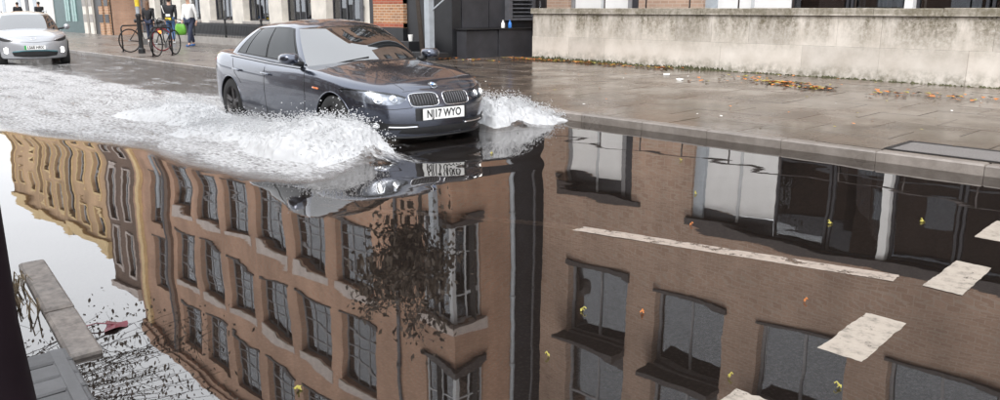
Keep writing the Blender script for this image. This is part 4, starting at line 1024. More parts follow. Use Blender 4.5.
for sd in (1, -1):
    # kidney grille
    cy = sd*.205; N = 15; lo, hi = [], []
    for i in range(N):
        u = -1+2*i/(N-1); zz = .058*(1-abs(u)**5)**(1/5) if abs(u) < 1 else .004; a = cy+u*.165; sk = .010*(1-u*sd)
        lo.append((a, .622-zz-sk)); hi.append((a, .622+zz))
    g = car.decal('kidney_grille', lo, hi, 'f', 'plastic', .004)
    ring = ell(cy, .617, .172, .066, 4.5, 30)
    car.line('surround', ring, 'f', .0050, 'chrome', .005, g, close=True, dens=2)
    for k in range(9): a = cy-.13+k*.0325; car.line('slat', [(a, .570), (a, .668)], 'f', .0045, 'dark_pipe', .010, g, dens=4)
    # headlamp
    Y = lambda a: sd*a
    lo = [(Y(.405), .625), (Y(.48), .592), (Y(.58), .578), (Y(.68), .582), (Y(.76), .60), (Y(.815), .624), (Y(.845), .655), (Y(.868), .69)]
    hi = [(Y(.405), .650), (Y(.48), .678), (Y(.58), .700), (Y(.68), .716), (Y(.76), .728), (Y(.815), .735), (Y(.845), .738), (Y(.868), .735)]
    hl = car.decal('headlight', lo, hi, 'f', 'alloy_bright', .002)
    car.decal('lens', lo, hi, 'f', 'lens', .014, hl, back=-.010)
    for cyy, rr in ((.53, .030), (.665, .036)):
        p, nn = car.cast(Y(cyy), .638, 'f')
        b = MB(); N = 20
        for r2, dx in ((rr, .004), (rr*.8, .008), (0.001, .009)):
            for i in range(N): th = 2*math.pi*i/N; b.v.append((p.x+dx-abs(0)*0, p.y+r2*math.cos(th), p.z+r2*math.sin(th)))
        for kk in range(2):
            for i in range(N): j = (i+1) % N; b.f.append((kk*N+i, kk*N+j, (kk+1)*N+j, (kk+1)*N+i))
        b.mi = [0]*len(b.f)
        lamp = b.build('lamp', 'lamp_white', hl, loc=(-.012, 0, 0)); car.line('ring', ell(Y(cyy), .638, rr*1.12, rr*1.12, 2, 18), 'f', .006, 'chrome', .006, hl, close=True, dens=1)
    car.line('brow', [(h[0], h[1]-.006) for h in hi], 'f', .008, 'plastic', .006, hl, dens=3)
    # lower bumper: slot, bright strip, fog lamp
    lo = [(Y(.30), .325), (Y(.45), .318), (Y(.60), .318), (Y(.72), .33), (Y(.79), .35)]; hi = [(Y(.30), .375), (Y(.45), .38), (Y(.60), .39), (Y(.72), .405), (Y(.79), .41)]
    sl_ = car.decal('side_intake', lo, hi, 'f', 'plastic', .003)
    car.line('bright_strip', [(Y(.30), .345), (Y(.45), .345), (Y(.60), .352)], 'f', .011, 'chrome', .008, sl_)
    car.line('fog_lamp', ell(Y(.70), .365, .022, .022, 2, 14), 'f', .012, 'chrome', .006, sl_, close=True, dens=1)
    # mirror, handles, shut lines, indicator
    ax = 'L' if sd > 0 else 'R'
    b = MB(); prof = []
    N = 14
    for i, (xx, k) in enumerate(((-1.50, .25), (-1.52, .75), (-1.57, 1.0), (-1.64, 1.0), (-1.69, .92), (-1.70, .8))):
        for j in range(N):
            th = 2*math.pi*j/N; c, s_ = math.cos(th), math.sin(th); b.v.append((xx-.04*c*sd*0, sd*.965+.105*k*math.copysign(abs(c)**.7, c), 1.0+.062*k*math.copysign(abs(s_)**.7, s_)))
    for i in range(5):
        for j in range(N): j2 = (j+1) % N; b.f.append((i*N+j, i*N+j2, (i+1)*N+j2, (i+1)*N+j))
    b.f.append(tuple(range(N))[::-1]); b.f.append(tuple(5*N+j for j in range(N))); b.mi = [0]*len(b.f)
    mr_ = b.build('door_mirror', 'car_grey', root, smooth=True, angle=60, loc=(0, 0, 0)); MB().tube([(-1.62, sd*.90, .955), (-1.62, sd*.79, .93)], [.035, .03], 10).build('arm', 'plastic', mr_, smooth=True, loc=(0, 0, 0))
    for x in (-2.32, -3.22): car.line('door_handle', [(x, .775), (x-.20, .785)], ax, .014, 'car_grey', .022, dens=6, seg=8)
    car.line('shut_line', [(-1.42, .88), (-1.40, .6), (-1.45, .33)], ax, .0045, 'ink', -.001); car.line('shut_line', [(-2.48, .89), (-2.50, .6), (-2.48, .30)], ax, .0045, 'ink', -.001)
    car.line('shut_line', [(-3.50, .92), (-3.42, .74), (-3.22, .62)], ax, .0045, 'ink', -.001); car.line('shut_line', [(-1.45, .325), (-2.48, .30), (-3.2, .31)], ax, .0045, 'ink', -.001, dens=14)
    car.line('waist_moulding', [(-1.55, .885), (-2.4, .90), (-3.6, .945)], ax, .007, 'plastic', .0, dens=20)
    car.line('sill_skirt', [(-1.2, .235), (-3.2, .235)], ax, .03, 'plastic', -.01, dens=20)
    car.line('side_indicator', [(-1.08, .70), (-1.20, .705)], ax, .012, 'orange', .002, dens=4)
    lo = [(-4.56, .80), (-4.45, .78), (-4.30, .80), (-4.18, .86)]; hi = [(-4.56, .90), (-4.45, .905), (-4.30, .90), (-4.18, .885)]
    car.decal('tail_light', lo, hi, ax, 'red_glass', .006)
    car.line('arch_lip', [(-.80+.362*math.cos(t), .325+.362*math.sin(t)) for t in np.linspace(.12, math.pi-.12, 22)], ax, .007, 'car_grey', .0, dens=1)
    car.line('arch_lip', [(-3.61+.362*math.cos(t), .325+.362*math.sin(t)) for t in np.linspace(.12, math.pi-.12, 22)], ax, .007, 'car_grey', .0, dens=1)
    car.line('bonnet_line', [(-.17, sd*.37), (-.5, sd*.52), (-1.0, sd*.63), (-1.25, sd*.70)], 't', .004, 'ink', -.0015, dens=8)
for sd in (1, -1):
    pod = car.decal('fog_lamp_pod', [(sd*.63, .325), (sd*.70, .318), (sd*.78, .335)], [(sd*.64, .405), (sd*.70, .412), (sd*.77, .405)], 'f', 'plastic', .006)
    car.line('fog_ring', ell(sd*.70, .365, .030, .030, 2, 16), 'f', .007, 'steel', .010, pod, close=True, dens=1); car.line('fog_bulb', ell(sd*.70, .365, .010, .010, 2, 10), 'f', .010, 'white_plate', .010, pod, close=True, dens=1)
    car.line('bumper_crease', [(sd*.36, .545), (sd*.55, .535), (sd*.72, .545), (sd*.83, .575)], 'f', .0035, 'ink', -.001)
car.line('bonnet_edge', [(-.40, .705), (-.2, .713), (0, .716), (.2, .713), (.40, .705)], 'f', .003, 'ink', -.001)
lo = [(-.50, .285), (-.3, .262), (0, .258), (.3, .262), (.50, .285)]; hi = [(-.46, .335), (-.3, .335), (0, .335), (.3, .335), (.46, .335)]
it = car.decal('lower_intake', lo, hi, 'f', 'plastic', .004)
car.line('splitter', [(-.72, .245), (-.4, .232), (0, .228), (.4, .232), (.72, .245)], 'f', .012, 'plastic', .004, dens=8)
car.decal('plate_recess', [(-.33, .405), (0, .40), (.33, .405)], [(-.33, .535), (0, .54), (.33, .535)], 'f', 'plastic', .003)
plate(root, .016, .472, 'NJ17 WYO', w_=.53, h_=.118, wd=.44)
p, nn = car.cast(-.185, 0, 't')
rd = MB().lathe([(0, .004), (.041, .003), (.043, -.004)], 28).build('roundel', 'ink', root, smooth=True, loc=p+nn*.006); rd.rotation_euler = nn.to_track_quat('Z', 'X').to_euler()
for q in range(4):
    b = MB(); N = 8; b.v = [(0, 0, .0052)]+[(.029*math.cos(q*math.pi/2+math.pi/2*i/N), .029*math.sin(q*math.pi/2+math.pi/2*i/N), .0048) for i in range(N+1)]
    b.f = [(0, i+1, i+2) for i in range(N)]; b.mi = [0]*N; b.build('quadrant', 'blue' if q % 2 else 'white_plate', rd, loc=(0, 0, 0))
car.line('ring', [(-.185+.042*math.cos(t), .042*math.sin(t)) for t in np.linspace(0, 2*math.pi, 25)[:-1]], 't', .003, 'chrome', .007, close=True, dens=1)
def on_screen(fi, t, sd): k_ = int(fi); return car.pt(k_, t, sd, .016).lerp(car.pt(min(k_+1, H_-1), t, sd, .016), fi-k_)
for a, c in (((9.5, -1), (1.5, -1)), ((1.5, 1), (9.5, 1))):
    p0 = on_screen(a[0], .02, a[1]); p1 = on_screen(c[0], .13, c[1]); pm = on_screen((a[0]+c[0])/2, .075, a[1]); MB().tube([p0, pm, p1], .008, 6).build('wiper', 'plastic', root, smooth=True, loc=(0, 0, 0))

# white crossover following it
root = empty('car', (-22.9, 5.28, -.07), R(-9), 'silver white crossover with lit lamps following through the flood', 'car')
root.scale = (.90, .90, .90)
P2 = dict(paint='car_white', L=4.36, mid=-2.2, taper=.05, Lf=.85, nf=2.7, Lr=.6, nr=2.7, z0=.86,
          levels=[(.24, 0, .80, -.14, -4.2), (.27, 0, .86, -.05, -4.28), (.36, 0, .89, -.015, -4.32), (.50, 0, .900, .0, -4.35), (.62, .2, .902, -.006, -4.36), (.72, .5, .902, -.03, -4.35), (.79, .8, .892, -.07, -4.33), (.835, .95, .872, -.115, -4.3), (.86, 1, .83, -.18, -4.25)],
          ztop=[(-4.4, 1.12), (-3.6, 1.10), (-2.4, 1.03), (-1.6, 1.01), (-1.1, .99), (-.7, .945), (-.4, .90), (-.18, .86), (0, .84)],
          crown=[(-4.4, .02), (-3.9, .04), (-1.5, .08), (-1.0, .08), (-.5, .06), (-.18, .025), (0, 0)],
          axles=(-.86, -3.56), arch=.37, wr=.335, track=1.57, spokes=5,
          house=dict(base=(.785, -1.08, -1.5, -3.95, -4.22), top=(.60, -1.98, -2.12, -3.75, -3.95), sink=.03, edge=.05, dome=.02, bulge=.035, zroof=[(-4.0, 1.46), (-3.4, 1.505), (-2.7, 1.53), (-2.3, 1.52), (-2.0, 1.485)]))
kia = Car(P2, root); H_, na, ns = kia.H, kia.na, kia.ns
for sd in (1, -1):
    kia.patch('side_window', na+1.8, na+ns*.44, .13, .88, sd, 'car_glass', .009, slope=(1, 0)); kia.patch('side_window', na+ns*.47, na+ns*.78, .13, .88, sd, 'car_glass', .009); kia.patch('quarter_light', na+ns*.80, na+ns-2, .2, .86, sd, 'car_glass', .009)
    kia.patch('windscreen', 0, na-1.4, .05, .96, sd, 'screen_glass', .006, nt_=10); kia.patch('rear_window', na+ns+2, H_-1, .2, .9, sd, 'car_glass', .006)
    ax = 'L' if sd > 0 else 'R'; Y = lambda a: sd*a
    hl = kia.decal('headlight', [(Y(.50), .74), (Y(.62), .72), (Y(.74), .735), (Y(.83), .78)], [(Y(.50), .765), (Y(.62), .80), (Y(.74), .845), (Y(.83), .875)], 'f', 'plastic', .004)
    kia.line('lens_edge', [(Y(.52), .765), (Y(.66), .80), (Y(.80), .85)], 'f', .010, 'chrome', .006, hl)
    dl = kia.decal('running_lamp', [(Y(.65), .42), (Y(.69), .41), (Y(.73), .43)], [(Y(.65), .55), (Y(.69), .57), (Y(.73), .55)], 'f', 'lamp_drl', .008)
    b = MB().lathe([(.01, 0), (.07, .02), (.085, .07), (.07, .12), (.01, .14)], 12, 'X', (-1.58, sd*1.0, 1.10)); mr_ = b.build('door_mirror', 'car_white', root, smooth=True, loc=(0, 0, 0)); MB().tube([(-1.52, sd*.93, 1.07), (-1.5, sd*.78, 1.04)], .03, 8).build('arm', 'plastic', mr_, loc=(0, 0, 0))
    kia.line('arch_cladding', [(-.86+.39*math.cos(t), .335+.39*math.sin(t)) for t in np.linspace(.05, math.pi-.05, 20)], ax, .03, 'plastic', .0, dens=1); kia.line('arch_cladding', [(-3.56+.39*math.cos(t), .335+.39*math.sin(t)) for t in np.linspace(.05, math.pi-.05, 20)], ax, .03, 'plastic', .0, dens=1)
    kia.line('sill_cladding', [(-1.25, .28), (-3.2, .28)], ax, .05, 'plastic', 0, dens=12)
    MB().tube([(-2.3, sd*.58, 1.52), (-2.4, sd*.585, 1.555), (-3.5, sd*.585, 1.545), (-3.65, sd*.58, 1.50)], .018, 8).build('roof_rail', 'steel', root, smooth=True, loc=(0, 0, 0))
    for x in (-2.2, -3.1): kia.line('door_handle', [(x, .87), (x-.2, .88)], ax, .014, 'chrome', .02)
for axx in P2['axles']:
    for sd in (1, -1): kia.wheel(axx, sd)
gi = kia.decal('lower_grille', [(-.52, .34), (-.3, .31), (0, .305), (.3, .31), (.52, .34)], [(-.56, .43), (-.3, .46), (0, .465), (.3, .46), (.56, .43)], 'f', 'plastic', .008)
kia.line('teal_trim', [(-.55, .45), (-.3, .475), (0, .48), (.3, .475), (.55, .45)], 'f', .014, 'teal_trim', .004, gi)
kia.line('nose_crease', [(-.5, .74), (0, .70), (.5, .74)], 'f', .006, 'dark_pipe', .0)
plate(root, .016, .565, 'LS68 HRX', strip='green_strip', wd=.40)
kia.line('badge', ell(0, .80, .06, .028, 2, 16), 'f', .006, 'chrome', .004, close=True, dens=1)

# ------------------------------------------------------------------ spray thrown up by the wheels
def ico():
    bm = bmesh.new(); bmesh.ops.create_icosphere(bm, subdivisions=1, radius=1); v = np.array([x.co[:] for x in bm.verts]); f = np.array([[y.index for y in x.verts] for x in bm.faces]); bm.free(); return v, f
IV, IF = ico()
def blobs(name, cen, rad, mat, label, cat, stretch=None):
    n = len(cen); rs = np.random.RandomState(n)
    V = IV[None]*rad[:, None, None]*(1+rs.uniform(-.3, .3, (n, len(IV), 1)))*(rs.uniform(.7, 1.35, (n, 1, 3)))
    if stretch is not None: V = V*stretch
    V = (V+cen[:, None]).reshape(-1, 3); F = (IF[None]+(np.arange(n)*len(IV))[:, None, None]).reshape(-1, 3)
    me = bpy.data.meshes.new(name); me.vertices.add(len(V)); me.vertices.foreach_set('co', V.ravel()); me.loops.add(F.size); me.loops.foreach_set('vertex_index', F.ravel().astype(np.int32))
    me.polygons.add(len(F)); me.polygons.foreach_set('loop_start', np.arange(0, F.size, 3, dtype=np.int32)); me.polygons.foreach_set('loop_total', np.full(len(F), 3, dtype=np.int32)); me.update(calc_edges=True)
    me.polygons.foreach_set('use_smooth', [True]*len(F)); me.materials.append(M[mat]); o = link(name, me); return tag(o, label, cat, kind='stuff')
rs = np.random.RandomState(5)
def spray(n, ptab, htab, ax, a0, a1, c0, c1, lump, seed):
    """points under a ragged crest: along = a0..a1, across = c0..c1, crest height from htab"""
    r = np.random.RandomState(seed); a = r.uniform(a0, a1, n); u = r.uniform(0, 1, n)**1.3
    h = np.interp(a, [t[0] for t in htab], [t[1] for t in htab])
    rag = .62+.75*fbm(a*5.5+seed, a*0+seed, seed, 4)
    prof = np.clip(np.sin(np.pi*np.clip(.28+.72*u, 0, 1))**.8, .05, 1)             # steep at the wheel, falling outwards
    z = h*rag*prof*r.uniform(0, 1, n)**.55
    c = c0+(c1-c0)*u+r.normal(0, .03, n)
    rad = lump*(1.15-.75*np.clip(z/(h+1e-6), 0, 1))*r.uniform(.5, 1.25, n)
    p = np.stack([a, c, z-.01], -1) if ax == 'x' else np.stack([c, a, z-.01], -1); return p, rad
hl_ = [(-9.6, .05), (-9.0, .12), (-8.4, .17), (-8.0, .22), (-7.5, .31), (-7.15, .40), (-6.85, .46), (-6.6, .44), (-6.45, .30), (-6.3, .10)]
def ridged(x, y, seed, o=4):
    t = 0; a = .5
    for k_ in range(o): t = t+a*(1-abs(2*vnoise(x*2**k_, y*2**k_, seed+k_*13)-1)); a *= .55
    return t
def spray_sheet(name, ax, a0, a1, c0, c1, htab, seed, label, res=.011, throw=.5, drops=2500):
    """ragged body of thrown white water: a displaced sheet with its own overhangs, and droplets torn off its crest"""
    na_, nc_ = int((a1-a0)/res), int(abs(c1-c0)/res); A_, U = np.meshgrid(np.linspace(a0, a1, na_), np.linspace(0, 1, nc_), indexing='ij')
    h = np.interp(A_, [t[0] for t in htab], [t[1] for t in htab]); cw_ = abs(c1-c0)
    pr = np.clip(np.sin(np.pi*np.clip(.12+.88*U, 0, 1)), 0, 1)**.75*(1-.35*U); edge = smooth(0, .06, U)*smooth(1, .86, U)*smooth(a0, a0+.15, A_)*smooth(a1, a1-.08, A_)
    big = fbm(A_*3.1, U*cw_*3.1+seed, seed, 3); rid = ridged(A_*6+U*throw*3, U*cw_*3.2, seed+5, 4); fine = fbm(A_*22, U*cw_*15, seed+9, 4); mic = vnoise(A_*62, U*cw_*50, seed+3)
    Zs = h*pr*(.35+.62*big+.38*rid)*edge+edge*np.clip(h*2.2+.25, 0, 1)*(.095*(fine-.45)+.026*(mic-.5))-.012*(1-edge)
    dx = edge*(.07*(fbm(A_*7, U*cw_*7, seed+21, 3)-.45)+.03*(vnoise(A_*30, U*cw_*30, seed+22)-.5)); dy = edge*(.07*(fbm(A_*7, U*cw_*7, seed+31, 3)-.45)+.03*(vnoise(A_*30, U*cw_*30, seed+32)-.5))
    Cc = c0+(c1-c0)*U*(.62+.75*fbm(A_*1.9, A_*0+seed, seed+51, 3))
    co_ = np.stack([A_+dx, Cc+dy, Zs], -1) if ax == 'x' else np.stack([Cc+dx, A_+dy, Zs], -1)
    ii = np.arange(na_-1)[:, None]*nc_+np.arange(nc_-1)[None, :]; q = np.stack([ii, ii+nc_, ii+nc_+1, ii+1], -1).reshape(-1, 4); V = co_.reshape(-1, 3)
    hot = (fine > .50) & (Zs > .45*h*edge) & (edge > .6); P0 = co_[hot]; r = np.random.RandomState(seed); pk = r.randint(0, len(P0), drops)
    dc = P0[pk]+r.normal(0, 1, (drops, 3))*np.array([.05, .05, .045])+np.array([0, 0, .012]); rad = r.uniform(.0025, .008, drops)
    DV = (IV[None]*rad[:, None, None]+dc[:, None]).reshape(-1, 3); DF = (IF[None]+(np.arange(drops)*len(IV))[:, None, None]+len(V)).reshape(-1, 3)
    allv = np.concatenate([V, DV]); me = bpy.data.meshes.new(name); me.vertices.add(len(allv)); me.vertices.foreach_set('co', allv.ravel())
    loops = np.concatenate([q.ravel(), DF.ravel()]).astype(np.int32); me.loops.add(len(loops)); me.loops.foreach_set('vertex_index', loops)
    st = np.concatenate([np.arange(len(q))*4, len(q)*4+np.arange(len(DF))*3]).astype(np.int32); tot = np.concatenate([np.full(len(q), 4), np.full(len(DF), 3)]).astype(np.int32)
    me.polygons.add(len(st)); me.polygons.foreach_set('loop_start', st); me.polygons.foreach_set('loop_total', tot); me.update(calc_edges=True); me.polygons.foreach_set('use_smooth', [True]*len(st)); me.materials.append(M['spray'])
    return tag(link(name, me), label, 'spray', kind='stuff')
spray_sheet('front_wheel_spray', 'x', -9.6, -6.22, 4.46, 3.3, hl_, 3, 'wall of white spray thrown up beside the front wheel of the grey saloon', drops=9000)
hr = [(6.22, .26), (6.35, .38), (6.5, .45), (6.7, .42), (6.9, .34), (7.1, .24), (7.3, .15), (7.55, .04)]
spray_sheet('far_wheel_spray', 'y', 6.2, 7.58, -7.55, -6.62, hr, 8, 'plume of white spray between the grey saloon and the far kerb', drops=4500)
hb = [(-11.6, .06), (-10.9, .16), (-10.5, .26), (-10.1, .25), (-9.7, .12), (-9.2, .05)]
spray_sheet('rear_wheel_spray', 'x', -11.6, -9.2, 4.42, 3.5, hb, 14, 'low white spray behind the rear wheel of the grey saloon', drops=3000)
rs2 = np.random.RandomState(9); n = 260; cen = np.stack([rs2.uniform(-9, -6.2, n), rs2.uniform(3.5, 4.4, n), rs2.uniform(.1, .55, n)], -1)
cen[:, 2] *= np.interp(cen[:, 0], [-9, -8, -7, -6.2], [.4, .6, 1.0, .7]); blobs('flying_droplet', cen, rs2.uniform(.003, .008, n), 'spray', 'loose droplets flying around the front wheel spray', 'droplets')

# ------------------------------------------------------------------ near post, trees, weeds, leaves
po = empty('leaning_post', (-1.95, .21, -.05), 0, 'dark maroon post at the flooded near kerb beside the setts', 'post')
b = MB(); b.tube([(-1.93, .270, -.1), (-1.965, .262, .3), (-2.05, .262, .7), (-2.14, .280, 1.2), (-2.23, .30, 1.9), (-2.32, .32, 3.2)], [.118, .112, .10, .094, .09, .088], 20); b.build('shaft', 'post_dark', po, smooth=True, angle=50)
b = MB().lathe([(.20, -.04), (.20, .0), (.15, .03), (.12, .05)], 20, c=(-1.93, .27, 0)); b.build('base_collar', 'post_dark', po, smooth=True, angle=40)

def leaf_mesh(mat, s=1.0, name='leaf'):
    b = MB(); b.v = [(0, 0, 0), (.25*s, .22*s, .03*s), (.62*s, .24*s, .05*s), (1*s, 0, .02*s), (.62*s, -.24*s, .05*s), (.25*s, -.22*s, .03*s), (.5*s, 0, -.02*s)]
    b.f = [(0, 1, 6), (1, 2, 6), (2, 3, 6), (3, 4, 6), (4, 5, 6), (5, 0, 6)]; b.mi = [0]*6; return b.mesh(name, mat)
def tree(name, base, top, crown_c, crown_r, nbranch, nleaf, label, leafm, seed, leafsize=.09, trunk_r=.06):
    r = random.Random(seed); o = empty(name, base, 0, label, 'tree'); base = Vector(base); top = Vector(top); cc = Vector(crown_c); cr = Vector(crown_r)
    b = MB(); mid = base.lerp(top, .5)+Vector((r.uniform(-.05, .05), r.uniform(-.05, .05), 0)); b.tube([base, mid, top], [trunk_r, trunk_r*.8, trunk_r*.55], 10); tips = []
    b.build('trunk', 'bark', o, smooth=True)
    bb = MB()
    for i in range(nbranch):
        while True:
            d = Vector((r.uniform(-1, 1), r.uniform(-1, 1), r.uniform(-1, 1)))
            if .25 < d.length < 1: break
        end = cc+Vector((d.x*cr.x, d.y*cr.y, d.z*cr.z)); st = top.lerp(base, r.uniform(0, .12)); m = st.lerp(end, .5)+Vector((r.uniform(-.15, .15), r.uniform(-.15, .15), r.uniform(0, .25)))
        bb.tube([st, m, end], [trunk_r*.28, trunk_r*.16, trunk_r*.05], 5, caps=False)
        for k in range(5):
            t = r.uniform(.35, 1); p = st.lerp(m, t*2) if t < .5 else m.lerp(end, t*2-1); q = p+Vector((r.gauss(0, .25)*cr.x, r.gauss(0, .25)*cr.y, r.gauss(0, .2)*cr.z)); bb.tube([p, p.lerp(q, .5)+Vector((0, 0, .05)), q], [trunk_r*.09, trunk_r*.06, trunk_r*.03], 4, caps=False); tips += [p.lerp(q, .6), q]
        tips.append(end)
    bb.build('branches', 'bark', o)
    lv = MB()
    for i in range(nleaf):
        p = Vector(r.choice(tips))+Vector((r.gauss(0, .14), r.gauss(0, .14), r.gauss(0, .14)))
        Rm = Euler((r.uniform(0, 6), r.uniform(0, 6), r.uniform(0, 6))).to_matrix(); s_ = leafsize*r.uniform(.6, 1.3); n0 = len(lv.v)
        for q in ((0, 0, 0), (.45, .3, .06), (1, 0, 0), (.45, -.3, .06)): lv.v.append(tuple(p+Rm @ (Vector(q)*s_)))
        lv.f += [(n0, n0+1, n0+2), (n0, n0+2, n0+3)]; lv.mi += [0, 0]
    me = lv.mesh('crown', leafm); c = link('crown', me, o); return o
tree('small_tree', (-11.95, 9.15, .1), (-12.2, 9.1, 2.9), (-12.55, 9.0, 4.05), (1.15, 1.0, 1.4), 40, 2900, 'small dark-leaved street tree growing behind the grey saloon', 'leaf_dark', 3, .125, .05)
tree('overhanging_tree', (-9.6, -.35, -.1), (-9.3, .1, 2.6), (-7.95, 2.45, 2.12), (1.25, .75, .48), 60, 2600, 'nearly bare tree leaning over the flooded near kerb', 'leaf_dark', 8, .042, .035)
# weeds by the near kerb
wd_ = empty('weed_clump', (-4.35, .72, -.02), 0, 'withered brown weeds beside the dry granite kerbstones', 'plant'); b = MB(); r = random.Random(4)
for i in range(90):
    x, y = -4.45+r.gauss(0, .16), .74+r.gauss(0, .05); h = r.uniform(.03, .10); dx, dy = r.uniform(-.12, .12), r.uniform(-.10, .06); b.tube([(x, y, -.03), (x+dx*.5, y+dy*.5, h), (x+dx, y+dy, h*.6)], [.004, .003, .001], 4)
b.build('stems', 'weed', wd_)
# maroon leaf afloat: two lobes
def maple(name, loc, s, rz, mat, label, group=None, lobes=5):
    b = MB(); N = lobes*4; pts = []
    for i in range(N):
        th = 2*math.pi*i/N; k = i % 4; rr = (1.0, .62, .42, .62)[k]*(1 if i else .6); pts.append((rr*s*math.cos(th), rr*s*math.sin(th), .006*math.sin(th*3)+.004))
    b.v = [(0, 0, .010)]+pts; b.f = [(0, i+1, (i+1) % N+1) for i in range(N)]; b.mi = [0]*N
    b.tube([(0, 0, .008), (-s*.9, s*.12, .02), (-s*1.5, s*.1, .012)], .003*max(1, s*12), 4)
    o = b.build(name, mat, None, loc=loc); o.rotation_euler = (0, 0, rz); return tag(o, label, 'leaf', group)
maple('maroon_leaf', (-3.66, 1.02, .004), .085, 1.2, 'leaf_red', 'large maroon leaf floating by the near kerbstones', lobes=3)
LFL = ['over the reflected windows of the long brick building', 'between the reflected shop glass and the long faded line', 'close above the dash touching the long line', 'beside the worn dash, on its near side', 'on the reflected first window of the buff building',
       'next to the reflected frame of the first buff window', 'on the dark reflected strip between the two buildings', 'just ahead of the grey saloon bumper', 'against the far kerb below the reflected rail', 'midway along the long faded line', 'between the worn dash and the long line', 'on the reflected brickwork under the boarded panel', 'at the near end of the worn dash']
for i, (x, y, s_, m_) in enumerate(((-2.55, 1.32, .045, 'leaf_yellow'), (-2.29, 5.11, .05, 'leaf_yellow'), (-1.89, 5.61, .05, 'leaf_yellow'), (-1.17, 2.83, .03, 'leaf_yellow'), (-2.36, 2.71, .035, 'leaf_yellow'), (-2.15, 2.9, .03, 'leaf_orange'), (-2.11, 2.22, .02, 'leaf_yellow'), (-5.77, 5.22, .05, 'leaf_yellow'), (-4.3, 6.3, .04, 'leaf_yellow'), (-2.9, 4.4, .025, 'leaf_orange'), (-1.7, 3.6, .02, 'leaf_orange'), (-3.4, 5.2, .03, 'leaf_yellow'), (-1.5, 2.6, .02, 'leaf_yellow'))):
    maple('floating_leaf', (x, y, .004), s_*.42, rnd.uniform(0, 6), m_, 'small '+('yellow' if m_ == 'leaf_yellow' else 'orange')+' leaf floating '+LFL[i], 'yellow leaves afloat' if m_ == 'leaf_yellow' else 'orange leaves afloat')
# drift of leaves along the wall and scattered on the slabs
def leaves(name, pts, mats, label, size):
    b = MB(); r = random.Random(len(pts))
    for (x, y) in pts:
        s_ = size*r.uniform(.5, 1.3); a = r.uniform(0, 6.28); z = pz(y)+r.uniform(.004, .03); mi = r.randrange(len(mats)); n0 = len(b.v); tl = r.uniform(-.4, .4)
        for (u, v) in ((0, 0), (.4, .35), (1, 0), (.4, -.35)):
            b.v.append((x+s_*(u*math.cos(a)-v*math.sin(a)), y+s_*(u*math.sin(a)+v*math.cos(a)), z+abs(v*tl)*s_+u*s_*.15))
        b.f += [(n0, n0+1, n0+2), (n0, n0+2, n0+3)]; b.mi += [mi, mi]
    o = b.build(name, mats); return tag(o, label, 'leaves', kind='stuff')
r = random.Random(12); pts = []
for (cx, cy, sx, sy, n) in ((-14.4, 14.25, .9, .14, 160), (-12.6, 14.35, .9, .1, 90), (-11.4, 14.1, .5, .1, 70), (-5.0, 12.6, .9, .3, 60), (-3.2, 12.6, .9, .25, 40), (-15.6, 13.1, .9, .16, 200), (-16.1, 13.0, .3, .2, 50), (-12.0, 14.2, 1.2, .12, 60), (-10.4, 14.2, .5, .15, 60), (-6.9, 12.95, .45, .12, 170), (-5.9, 12.5, .5, .12, 170), (-7.9, 13.6, .5, .2, 30), (-8.5, 12.9, 1.4, .5, 26), (-4.2, 12.7, .5, .3, 30), (-13.4, 14.3, .8, .1, 70), (-9.0, 14.3, 2.5, .1, 40)):
    for i in range(n):
        x, y = r.gauss(cx, sx*.6), r.gauss(cy, sy*.8)
        if y < WY-.05 and float(fbm(np.array(x*1.1), np.array(4.4), 6, 3)) > .36: pts.append((x, y))
leaves('fallen_leaves', pts, ['leaf_orange', 'leaf_yellow', 'leaf_orange', 'bark'], 'orange and yellow fallen leaves drifted along the stone wall', .095)
pts = [(r.uniform(-14, 1), r.uniform(8.2, 14.3)) for i in range(150)]; leaves('leaf_litter', pts, ['leaf_yellow', 'leaf_orange', 'paper', 'weed'], 'sparse leaf scraps strewn over the wet slabs', .045)
for i, (x, y, lb) in enumerate(((-9.3, 13.0, 'white paper scrap on slabs nearest the leaf pile'), (-8.5, 12.3, 'smaller white paper scrap on the wet slabs'), (-15.4, 13.2, 'white carton among the leaves by the utility box'))):
    b = MB().box(-.05, .05, -.035, .035, 0, .015); b.v = [(p[0]+rnd.uniform(-.02, .02), p[1]+rnd.uniform(-.02, .02), p[2]*(1+rnd.uniform(0, 1))) for p in b.v]; o = b.build('paper_scrap', 'paper', None, loc=(x, y, pz(y)+.004)); tag(o, lb, 'litter')
# moss along the foot of the wall
b = MB()
for i in range(900):
    x = -14.5+r.random()**1.6*20; h = r.uniform(.015, .07)*(1.5 if x < -9 else .7)*(.3+1.3*float(fbm(np.array(x*1.5), np.array(3.3), 2)))
    y = WY-.03-r.random()*.07; z = pz(y)-.005; w2 = r.uniform(.02, .06); n0 = len(b.v); b.v += [(x-w2, y, z), (x+w2, y+.01, z), (x+r.uniform(-.02, .02), y-r.uniform(0, .03), z+h), (x, y-.05, z)]; b.f += [(n0, n0+1, n0+2), (n0, n0+2, n0+3), (n0+1, n0+3, n0+2)]; b.mi += [0, 0, 0]
tag(b.build('moss', 'moss'), 'dark green moss growing along the foot of the stone wall', 'moss', kind='stuff')

